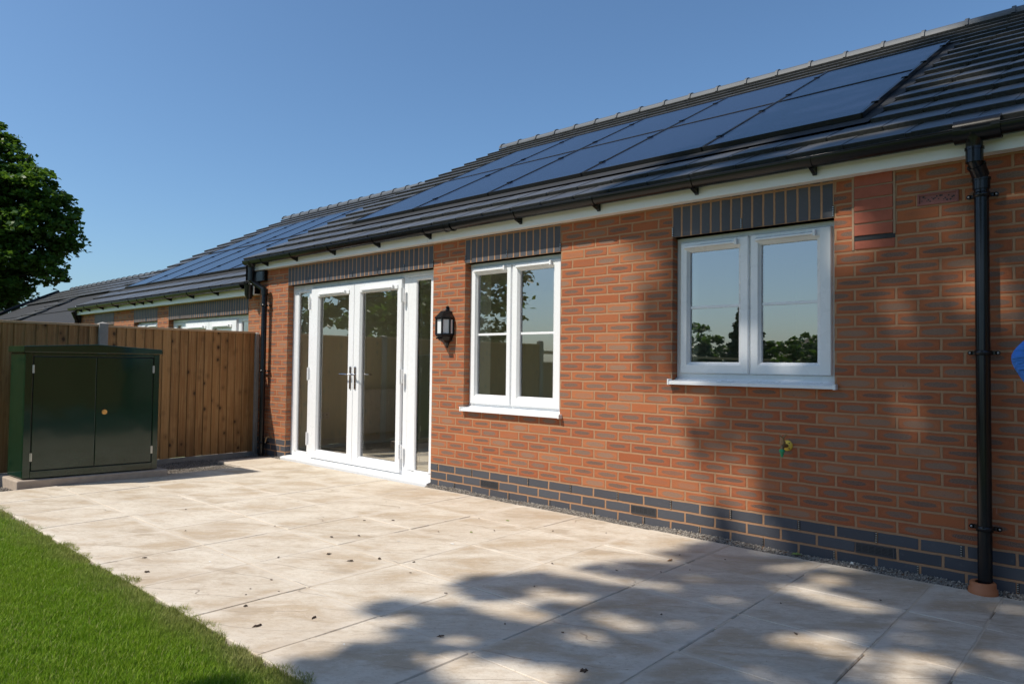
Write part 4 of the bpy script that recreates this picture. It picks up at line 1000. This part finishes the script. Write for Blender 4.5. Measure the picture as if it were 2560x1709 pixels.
def tree(name, base, H, lobes, nleaf, lsize, mat, label, group=None, trunk_r=.3, clump=.0, cat='tree', leaf_fn=None):
    T_ = empty(name, base, label, cat, group); base = Vector(base)
    b = MB(); top = base+Vector((0, 0, H*.55)); limb(b, base-Vector((0, 0, .3)), top, trunk_r, trunk_r*.5, 8, .25)
    for (c, r_) in lobes:
        c = Vector(c); st = base.lerp(top, rnd.uniform(.45, 1)); limb(b, st, base+c, trunk_r*.4, trunk_r*.08, 6, .6)
        for k in range(3):
            q = base+c+Vector((rnd.uniform(-1, 1)*r_[0], rnd.uniform(-1, 1)*r_[1], rnd.uniform(-.6, .9)*r_[2]))*.75; limb(b, base+c*.8, q, trunk_r*.12, trunk_r*.03, 5, .5)
    b.build('trunk', M['bark'], T_)
    Ps = []; tot = sum(l[1][0]*l[1][2] for l in lobes)
    for (c, r_) in lobes:
        n = int(nleaf*r_[0]*r_[2]/tot); nc = max(8, n//(70 if clump else 60))
        # clump centres near the lobe's surface, flattened sprays
        d = nr.normal(size=(nc, 3)); d /= np.linalg.norm(d, axis=1)[:, None]; rad = nr.uniform(.5, 1.0, nc)**.6
        cc = np.array(base+Vector(c))+d*rad[:, None]*np.array(r_); cs = nr.uniform(.6, 1.3, nc)*np.mean(r_)*.165
        idx = nr.randint(0, nc, n); q = np.clip(nr.normal(size=(n, 3)), -1.7, 1.7); q[:, 2] *= .42; q[:, 2] -= .25*(q[:, 0]**2+q[:, 1]**2)*.5
        Ps.append(cc[idx]+q*cs[idx][:, None]*.75)
    P = np.concatenate(Ps); V, F = leaf_cloud(P, lsize*nr.uniform(.6, 1.3, len(P)))
    V -= np.array(base); np_mesh('crown', V, F, mat, parent=T_)
    return T_
# big maple at the left, beyond the houses
def lobes_from(spec): return [((x, y, z), (a, b_, c)) for x, y, z, a, b_, c in spec]
# camera ray to the crown: about 38 m away
tree('maple_tree', (-33.5, 1.5, .1), 13, lobes_from([
    (-1.5, -1, 5.0, 3.6, 3.4, 2.2), (.5, 0, 4.2, 3.0, 3.0, 1.9), (2.9, 1.8, 5.4, 2.1, 2.2, 1.6), (3.3, 2.2, 6.6, 1.9, 2, 1.3), (1.5, 0, 6.8, 2.7, 2.8, 1.6), (-1.5, -1, 7.6, 3.2, 3, 1.7), (3.0, 2.0, 7.6, 1.9, 2.0, 1.7),
    (1.6, .4, 9.2, 2.6, 2.6, 1.5), (-.8, -1, 9.8, 2.4, 2.6, 1.5), (.9, .6, 10.6, 1.8, 1.9, 1.0), (-2.6, -2.0, 10.9, 1.9, 2.2, 1.2), (-4, -3, 6, 3, 3, 4), (-4.2, -3, 10, 2.8, 3, 2.6), (-1.0, -1, 3.0, 2.8, 3.0, 1.4)]),
    150000, .21, M['leaf'], 'large dense green maple tree rising behind the far roofs', trunk_r=.45)

# tall tree behind the camera whose shade dapples the right of the scene
def shade_tree():
    T_ = empty('sycamore_tree', (2.6, -8.6, -.05), 'tall sycamore tree in the garden behind the viewpoint, dappling wall and paving', 'tree')
    # (x', z') = where the sun's ray through a point meets the wall plane y=0
    kx, kz = -SUN.x/(-SUN.y), SUN.z/(-SUN.y)
    bz = [-5.6, -4.3, -3.5, -2.6, -1.45, -.7, .25, .5, .8, 1.1, 1.5, 2.05, 3.0, 4.2, 5.5, 7.0, 8.5, 10.0, 11.5, 13.0, 14.2]
    bx = [4.5, 3.95, 3.50, 3.22, 3.25, 3.1, 2.88, 2.72, 2.52, 2.28, 2.18, 2.22, 1.8, 1.8, 1.9, 1.5, 1.0, .6, .9, 1.5, 3.0]
    n = 60000; zc = nr.uniform(-5.6, 14.2, 3800); xb = np.interp(zc, bz, bx)
    xc = xb+np.abs(nr.uniform(0, 1, 3800))**.9*(8.2-xb)
    # hand-placed gaps (sun flecks) on wall, paving and roof
    # sun flecks, given where they land: on the paving (x, y) and on the wall (x, z)
    G= [(2.83, -2.02, 0.28, 0.12), (2.89, -1.68, 0.25, 0.09), (3.32, -2.53, 0.28, 0.2), (3.31, -2.03, 0.16, 0.08), (3.33, -1.76, 0.26, 0.1), (3.18, -1.17, 0.22, 0.07), (3.52, -1.15, 0.16, 0.07), (3.85, -0.75, 0.24, 0.1), (3.75, -0.39, 0.12, 0.07), (4.12, -1.23, 0.13, 0.06), (4.28, -0.88, 0.1, 0.06), (4.38, -1.47, 0.16, 0.08), (4.66, -1.03, 0.14, 0.08), (4.61, -0.3, 0.12, 0.08), (3.34, -0.14, 0.2, 0.07), (3.24, -0.92, 0.12, 0.06), (2.81, -1.29, 0.3, 0.1), (2.82, -0.71, 0.3, 0.1), (2.94, -2.42, 0.12, 0.08)]
    Wl= [(4.2, 2.06, 0.16, 0.05), (4.28, 1.89, 0.2, 0.09), (4.35, 1.69, 0.12, 0.12), (4.53, 1.31, 0.1, 0.14), (4.53, 1.09, 0.08, 0.06), (4.52, 1.95, 0.08, 0.07), (2.58, 0.75, 0.12, 0.2), (2.92, 0.83, 0.12, 0.14), (3.15, 0.9, 0.1, 0.08), (2.86, 0.42, 0.2, 0.1), (3.17, 0.43, 0.14, 0.07), (2.45, 1.21, 0.08, 0.25), (2.95, 1.05, 0.2, 0.05), (4.06, 1.78, 0.12, 0.06), (2.45, 1.62, 0.07, 0.12), (3.39, 0.76, 0.08, 0.06), (3.54, 0.34, 0.15, 0.05), (4.45, 1.52, 0.06, 0.1)]
    gaps = [(x+kx*-y, -kz*-y, a*1.15, b_*kz*1.25, 0) for x, y, a, b_ in G]+[(x, z, a*1.2, b_*1.2, .25) for x, z, a, b_ in Wl]
    gaps += [(5.2, -2.3, .3, .15, 0), (5.5, -.4, .3, .2, 0), (5.3, 1.0, .3, .2, 0), (2.6, 2.6, .2, .1, 0), (3.4, 1.45, .5, .3, .5), (3.2, 2.6, .6, .25, .4), (4.2, 2.75, .5, .2, .4)]
    # smooth random field: openings between the leaf sprays
    gxn, gzn = 60, 140; fld = np.random.RandomState(5).normal(size=(gxn, gzn)); fld = (fld+np.roll(fld, 1, 0)*.6+np.roll(fld, 1, 1)*.5)/1.27
    def field(x, z, sx=.17, sz=.15):
        u = np.clip((x+1)/sx*.9, 0, gxn-1.01); v = np.clip((z+6)/sz*.9, 0, gzn-1.01); i = u.astype(int); j = v.astype(int); fu = u-i; fv = v-j; fu = fu*fu*(3-2*fu); fv = fv*fv*(3-2*fv)
        return (fld[i, j]*(1-fu)+fld[i+1, j]*fu)*(1-fv)+(fld[i, j+1]*(1-fu)+fld[i+1, j+1]*fu)*fv
    P = []; 
    while sum(len(p) for p in P) < 112000:
        m = 9000; i = nr.randint(0, 3800, m); cs = .13
        x = xc[i]+nr.normal(size=m)*cs; z = zc[i]+nr.normal(size=m)*cs*.8
        ok = x > np.interp(z, bz, bx)-.05+nr.uniform(0, .12, m)
        for gx, gz, ga, gc, kp in gaps:
            ok &= (((x-gx)/ga)**2+((z-gz)/gc)**2 > nr.uniform(.55, 1.0, m)) | (nr.uniform(size=m) < kp)
        edge = np.clip((x-np.interp(z, bz, bx))/.55, 0, 1)
        thr = np.where(z < .1, np.where((edge >= 1) & (x > np.interp(z, bz, bx)+1.0), -.95, -.45), np.where(x < 4.1, -.30, -.55)); thr = thr+(1-edge)*.45
        fv_ = field(x, z); ok &= (fv_ > thr) | ((z > 3) & (fv_ > -.6))
        # outside the part seen in the picture thin out; panels only lightly shaded
        ok &= ~((z > 3.2) & (nr.uniform(size=m) < np.clip(.25+.06*(z-3.2), 0, .55)))
        x, z = x[ok], z[ok]
        yy = -7.6+nr.normal(size=len(x))*.8+.2*(x-5)
        yy = np.clip(yy, -10.5, -6.0)
        P.append(np.stack([x-kx*(-yy), yy, z+kz*(-yy)], 1))
    P = np.concatenate(P); V, F = leaf_cloud(P, .15*nr.uniform(.7, 1.3, len(P)), 1, .2); base = np.array((2.6, -8.6, -.05))
    np_mesh('crown', V-base, F, M['leaf2'], parent=T_)
    b = MB(); t0 = Vector((2.6, -8.6, -.3)); top = Vector((2.2, -8.5, 8.5)); limb(b, t0, top, .30, .16, 8, .2); limb(b, top, (1.6, -7.9, 19), .16, .04, 9, .4)
    for q in range(16):
        st = t0.lerp(top, .55+.45*rnd.random()); e = P[rnd.randrange(len(P))]; limb(b, st, e, .06, .02, 6, .6)
    b.build('trunk', M['bark'], T_); return T_
shade_tree()
# trees seen only in the glass
tl = 'leafy garden tree behind the viewpoint, seen in the door glass, %s'
tree('garden_tree', (-9.0, -5.6, -.1), 4.6, lobes_from([(0, 0, 2.2, 1.5, 1.6, 1.3), (.6, -.8, 3.0, 1.2, 1.2, 1.0), (-.5, .8, 3.0, 1.2, 1.2, .8)]), 9000, .16, M['leaf'], tl % 'nearest the house', 'trees mirrored in the glass', .14)
tree('garden_tree', (-11.5, -11.0, -.1), 7.5, lobes_from([(0, 0, 3.6, 2.2, 2.2, 2.2), (.6, -.8, 5.4, 2.0, 2.0, 1.8), (-.5, .8, 2.4, 2.0, 2, 1.2)]), 9000, .22, M['leaf'], tl % 'the tall airy one', 'trees mirrored in the glass', .2)
for i, (x, y, h) in enumerate([(-14.5, -31, 3.9), (-11.5, -33, 3.0), (-10.6, -38, 3.6), (-19, -30, 3.8)]):
    tree('hedge_tree', (x, y, -.1), h, lobes_from([(0, 0, h*.45, 2.2, 2, h*.4), (.6, -.8, h*.7, 1.5, 1.3, h*.25)]), 3500, .28, M['leaf'], 'bushy boundary tree far behind the viewpoint, %s along the row' % ordn[i], 'boundary trees mirrored in the wide window', .15)
def conifer(base, H, rad, label):
    T_ = empty('conifer_tree', base, label, 'tree', 'conifers mirrored in the wide window'); b = MB(); limb(b, (base[0], base[1], -.2), (base[0], base[1], H), .12, .02, 6, .05); b.build('trunk', M['bark'], T_)
    n = 7000; f = nr.uniform(.05, 1, n); a = nr.uniform(0, 6.28, n); r_ = rad*(1-f)**.8*(.9+.12*np.sin(f*70))*nr.uniform(.6, 1, n)
    P = np.stack([r_*np.cos(a), r_*np.sin(a), f*H], 1); V, F = leaf_cloud(P, .25*nr.uniform(.6, 1.2, n), .2, .3); np_mesh('crown', V, F, M['conif'], parent=T_)
conifer((-8.9, -27.5, -.05), 4.9, 1.5, 'broad dark conifer far behind the viewpoint')
# house behind with a brown tiled hip roof
H = empty('bungalow', (-13, -63, 0), 'brown roofed bungalow far behind the viewpoint, mirrored in the wide window', 'house')
M['browntile'] = simple('brown_roof_tile', (.12, .09, .07), .85, 0, .3, 3, .8)
b = MB(); x0, x1, y0, y1 = -21, -6, -68, -58; b.mesh([(x0, y0, 2.2), (x1, y0, 2.2), (x1, y1, 2.2), (x0, y1, 2.2), (x0+5, -63, 4.8), (x1-5, -63, 4.8)], [(0, 1, 5, 4), (1, 2, 5), (2, 3, 4, 5), (3, 0, 4)]); b.build('roof', M['browntile'], H)
b = MB(); b.box(-20.5, -6.5, -67.5, -58.5, -.1, 2.2); b.build('wall', M['brick'], H)
# unseen fence and trees added so the cabinet's gloss mirrors something dark
F3 = empty('fence', (9.6, -8, 0), 'added unseen timber fence along the right side of the garden behind the viewpoint', 'fence')
b = MB()
for k in range(150): y = -18+k*.115; b.box(9.6, 9.62, y, y+.11, 0, 1.8)
b.build('fence_boards', M['wood'], F3)
for i, (x, y, h) in enumerate([(12.0, -2.5, 4.6), (12.5, -6.5, 5.2), (12.0, -10.5, 4.6)]):  # trees added out of view to darken what the cabinet reflects
    tree('garden_tree', (x, y, -.1), h, lobes_from([(0, 0, h*.5, 1.6, 2.2, h*.38), (.3, -.8, h*.72, 1.3, 1.5, h*.22)]), 5000, .22, M['leaf'], 'added unseen tree beyond the right boundary fence, %s from the house' % ordn[i], 'trees added beyond the right boundary', .14)
# back boundary fence
F2 = empty('fence', (5, -22, 0), 'low timber fence across the end of the garden behind the viewpoint', 'fence')
b = MB(); 
for k in range(150): x = -3.3+k*.115; b.box(x, x+.11, -22.02, -22, 0, 1.1)
b.build('fence_boards', M['wood'], F2)

# ------------------------------------------------------------------ grass
def grass(n, xr, yr, h0, h1, seed):
    r_ = np.random.RandomState(seed); x = r_.uniform(*xr, n); y = r_.uniform(*yr, n)
    edge = -3.068+.025*np.sin(x*7.3)+.018*np.sin(x*19)+.012*np.sin(x*41)
    keep = y < edge; x, y = x[keep], y[keep]; n = len(x)
    clump = .5+.5*np.sin(x*11+np.sin(y*13)*2)*np.sin(y*17+np.sin(x*9)*2)
    h = (h0+(h1-h0)*r_.uniform(size=n)**1.5)*(.75+.5*clump); a = r_.uniform(0, 6.28, n); lean = r_.uniform(.1, .9, n)*h; wd = r_.uniform(.0009, .0015, n)
    la = a+r_.normal(size=n)*.6; dx, dy = np.cos(la), np.sin(la); px, py = -np.sin(a)*wd, np.cos(a)*wd
    z0 = np.full(n, -.016)
    V = np.zeros((n, 5, 3)); V[:, 0] = np.stack([x-px, y-py, z0], 1); V[:, 1] = np.stack([x+px, y+py, z0], 1)
    mx, my = x+dx*lean*.35, y+dy*lean*.35; mz = z0+h*.62
    V[:, 2] = np.stack([mx-px*.8, my-py*.8, mz], 1); V[:, 3] = np.stack([mx+px*.8, my+py*.8, mz], 1); V[:, 4] = np.stack([x+dx*lean, y+dy*lean, z0+h], 1)
    i = np.arange(n)[:, None]*5
    F = np.concatenate([i+np.array([[0, 1, 3]]), i+np.array([[0, 3, 2]]), i+np.array([[2, 3, 4]])]); return V.reshape(-1, 3), F
V1, F1_ = grass(400000, (-.4, 3.6), (-4.6, -3.02), .014, .034, 1); V2, F2_ = grass(90000, (-3.3, -.4), (-4.6, -3.02), .014, .034, 2); V3, F3_ = grass(25000, (2.6, 7), (-7, -3.03), .022, .05, 3)
V = np.concatenate([V1, V2, V3]); F = np.concatenate([F1_, F2_+len(V1), F3_+len(V1)+len(V2)])
tag(np_mesh('grass', V, F, M['grass']), 'short green lawn grass running along the paving edge', 'grass', kind='stuff')
# weeds by the cabinet pad
V, F = grass(1500, (-3.2, -2.75), (-3.3, -2.86), .03, .075, 5)
tag(np_mesh('grass_tufts', V, F, M['grass']), 'ragged grass tufts beside the cabinet pad', 'grass', kind='stuff')

# ------------------------------------------------------------------ litter on the paving
M['dry'] = simple('dry_leaf', (.07, .045, .03), .9, 0, .4, 50); M['green_leaf'] = simple('green_leaf_litter', (.22, .28, .07), .7, 0, .3, 50); M['white'] = simple('white_dropping', (.7, .7, .68), .9, 0, .1, 50)
M['tan'] = simple('tan_leaf', (.28, .16, .08), .9, 0, .4, 50)
def crumb(x, y, s, mat, label, cat, group, name, flat=.35, z=.003, n=15):
    b = MB(); r_ = random.Random(int(x*1000)+int(y*77)); ang = r_.uniform(0, 6.28); el = r_.uniform(.45, 1)
    top = []; bot = []
    for k in range(n):
        t = 2*math.pi*k/n; rr = s*r_.choice((.35, .7, 1.0, 1.25))*r_.uniform(.8, 1.1); px, py = rr*math.cos(t), rr*math.sin(t)*el*.7
        qx, qy = px*math.cos(ang)-py*math.sin(ang), px*math.sin(ang)+py*math.cos(ang)
        bot.append((qx, qy, 0)); top.append((qx*.7, qy*.7, s*flat*r_.uniform(.5, 1.2)))
    V = bot+top+[(0, 0, s*flat*.8)]; F = [(k, (k+1) % n, (k+1) % n+n, k+n) for k in range(n)]+[(k+n, (k+1) % n+n, 2*n) for k in range(n)]
    b.mesh(V, F); o = b.build(name, mat); o.location = (x, y, z); tag(o, label, cat, group); return o
LIT = 'small dark crumb of leaf litter lying on the paving'; 
pts = [(2.18, -2.93, .022), (2.27, -2.70, .018), (2.85, -2.45, .016), (3.50, -2.30, .020), (1.90, -2.84, .013), (1.75, -2.76, .008), (1.68, -2.70, .007), (1.82, -2.62, .007), (1.62, -2.55, .010), (1.25, -2.30, .014), (1.40, -2.05, .018), (1.62, -2.05, .020), (1.70, -1.90, .018), (1.9, -1.80, .012), (2.05, -1.95, .008),
       (1.05, -1.8, .014), (1.15, -1.65, .013), (.80, -1.35, .012), (.95, -1.2, .015), (1.45, -1.20, .009), (2.5, -1.25, .010), (2.85, -1.1, .009), (3.05, -.95, .007), (3.15, -.80, .008), (2.0, -.62, .008), (2.3, -.40, .007), (1.7, -.9, .009), (2.7, -1.65, .009), (3.4, -1.55, .010), (3.75, -1.0, .009), (3.2, -.45, .008), (2.95, -.55, .007), (4.1, -.6, .008), (3.95, -1.35, .009), (1.35, -.7, .007), (.5, -1.9, .009), (.2, -2.4, .010), (-.5, -2.1, .009), (2.95, -2.15, .008), (3.2, -2.05, .007), (2.45, -2.05, .010), (.7, -2.85, .013), (1.0, -2.95, .016), (.35, -.8, .007)]
for x, y, s in pts: crumb(x, y, s*1.0, M['dry'], LIT, 'leaf litter', 'dark crumbs scattered on the paving', 'leaf_crumb')
crumb(1.55, -.60, .024, M['green_leaf'], 'single pale green leaf on the sunlit paving', 'leaf', None, 'fallen_leaf', .15)
crumb(1.62, -1.05, .013, M['green_leaf'], 'tiny green sprig on the sunlit paving beside a joint', 'leaf', None, 'fallen_leaf', .5)
crumb(3.48, -.045, .03, M['green_leaf'], 'yellowish leaf caught in the gravel at the wall foot', 'leaf', None, 'fallen_leaf', .3, .01)
crumb(2.97, -.70, .022, M['tan'], 'brown curled leaf at the corner of a shaded slab', 'leaf', None, 'fallen_leaf', .3)
DRP = 'small white bird dropping splash on the paving'
for x, y, s in ((1.45, -1.55, .014), (1.05, -2.62, .014), (.95, -2.50, .012), (1.75, -1.35, .020), (3.55, -2.52, .022), (3.75, -2.48, .022), (2.62, -2.78, .010)):
    for k in range(1): crumb(x, y, s, M['white'], DRP, 'bird dropping', 'white splashes on the paving', 'bird_dropping', .08, .0025, 13)
crumb(3.80, -.035, .016, M['white'], 'small pale pebble in the gravel under the wide window', 'pebble', None, 'pebble', .8, .012)

# ------------------------------------------------------------------ person at the right edge (blue shirt, hand on hip)
def person():
    T_ = empty('person', (5.10, -1.25, 0), 'person in a blue shirt, one elbow bent out beside the right downpipe', 'person')
    vs = {}; edges = []; V = []; Rr = []
    def add(n, p, r, par=None):
        vs[n] = len(V); V.append(p); Rr.append(r)
        if par: edges.append((vs[par], vs[n]))
    X, Y = 5.20, -1.22     # facing +x+y (away), left elbow towards the camera's left
    add('pelvis', (X, Y, .97), (.155, .115)); add('waist', (X, Y, 1.10), (.140, .105), 'pelvis'); add('chest', (X, Y, 1.32), (.165, .12), 'waist'); add('up', (X, Y, 1.45), (.13, .09), 'chest'); add('neck', (X, Y, 1.54), (.055, .055), 'up'); add('jaw', (X+.01, Y+.01, 1.61), (.065, .07), 'neck'); add('head', (X+.01, Y+.01, 1.70), (.078, .092), 'jaw'); add('crown', (X, Y, 1.775), (.055, .065), 'head')
    for sg, nm in ((-1, 'l'), (1, 'r')):
        add('hip'+nm, (X+sg*.09, Y, .90), (.092, .095), 'pelvis'); add('knee'+nm, (X+sg*.11, Y+.01, .50), (.062, .062), 'hip'+nm); add('calf'+nm, (X+sg*.11, Y-.01, .34), (.056, .056), 'knee'+nm); add('ank'+nm, (X+sg*.115, Y-.01, .09), (.038, .04), 'calf'+nm); add('toe'+nm, (X+sg*.13, Y+.16, .035), (.04, .03), 'ank'+nm)
    add('shl', (X-.19, Y, 1.42), (.065, .065), 'up'); add('ell', (4.752, -1.32, 1.222), (.034, .034), 'shl'); add('fol', (4.85, -1.28, 1.08), (.052, .052), 'ell'); add('wrl', (X-.16, Y+.07, 1.0), (.028, .024), 'fol'); add('hal', (X-.12, Y+.10, .97), (.034, .02), 'wrl')
    add('shr', (X+.19, Y, 1.42), (.065, .065), 'up'); add('elr', (X+.25, Y-.01, 1.13), (.046, .046), 'shr'); add('wrr', (X+.26, Y+.07, .89), (.028, .024), 'elr'); add('har', (X+.26, Y+.09, .83), (.035, .02), 'wrr')
    for nm, d in (('har', (0, .02, -1)), ('hal', (.6, .6, -.5))):
        c = Vector(V[vs[nm]]); d = Vector(d).normalized(); sd = d.cross(Vector((1, 0, 0) if nm == 'har' else (0, 0, 1))).normalized()
        for k in range(4):
            b0 = c+d*.035+sd*(.027-.018*k); add(nm+str(k), tuple(b0), (.0095, .0095), nm); add(nm+str(k)+'a', tuple(b0+d*.035+Vector((0, .004, 0))), (.0085, .0085), nm+str(k)); add(nm+str(k)+'b', tuple(b0+d*(.06 if k in (1, 2) else .05)+Vector((-.006, .008, 0))), (.007, .007), nm+str(k)+'a')
        b0 = c+sd*.036; add(nm+'t', tuple(b0), (.011, .011), nm); add(nm+'ta', tuple(b0+sd*.014+d*.03), (.009, .009), nm+'t')
    me = bpy.data.meshes.new('body'); base = Vector((5.10, -1.25, 0)); me.from_pydata([Vector(p)-base for p in V], edges, []); o = bpy.data.objects.new('body', me); link(o)
    md = o.modifiers.new('skin', 'SKIN'); md.use_smooth_shade = True; o.modifiers.new('sub', 'SUBSURF').levels = 2; o.modifiers['sub'].render_levels = 2
    for i, rr in enumerate(Rr): me.skin_vertices[0].data[i].radius = rr
    me.skin_vertices[0].data[0].use_root = True
    bpy.context.view_layer.update(); dg = bpy.context.evaluated_depsgraph_get(); m2 = bpy.data.meshes.new_from_object(o.evaluated_get(dg)); o.modifiers.clear(); o.data = m2
    m2.materials.clear()
    sh = NT('blue_shirt'); wv_ = sh.noise(sh.mapping(sh.pos(), scale=(1, 1, 2.4), rot=(0, R(35), 0)), 14, 3, .5, .8); sh.base(sh.mix(wv_, (.055, .19, .60), (.08, .24, .70)), .85, 0, .2); sh.bump(wv_, .9, .03)
    mats = [simple('skin', (.52, .31, .22), .55, 0, .06, 20), sh.m, simple('navy_trousers', (.03, .035, .055), .85, 0, .15, 30, .3), simple('brown_shoe', (.05, .03, .02), .5), simple('brown_hair', (.06, .035, .02), .8, 0, .3, 60, .5)]
    for m in mats: m2.materials.append(m)
    for p in m2.polygons:
        c = p.center+base; i = 1
        if c.z > 1.50: i = 0
        if c.z > 1.69 or (c.z > 1.6 and c.y < Y-.01): i = 4
        if c.z < 1.0 and abs(c.x-X) < .23: i = 2
        if c.z < .09: i = 3
        if (c.z < .93 and c.x > X+.20) or (c.z < 1.03 and c.x < X-.09 and c.y > Y+.04 and c.z > .85): i = 0
        p.material_index = i; p.use_smooth = True
    o.parent = T_; o.name = 'body'
    f = MB()
    for sg in (-1, 1): f.lathe((X+.01+sg*.03, Y+.093, 1.695), [(0, .008), (.012, .002), (.012, -.002), (0, -.004)], 10, ax='y'); f.lathe((X+sg*.086, Y+.01, 1.69), [(0, .012), (.02, .006), (.022, -.006), (0, -.012)], 10, ax='x')
    f.tube([(X+.01, Y+.10, 1.70), (X+.01, Y+.12, 1.665), (X+.01, Y+.10, 1.655)], [.008, .014, .010], 8); f.tube([(X-.015, Y+.088, 1.625), (X+.035, Y+.088, 1.625)], .006, 8)
    f.build('face_features', mats[0], T_)
person()
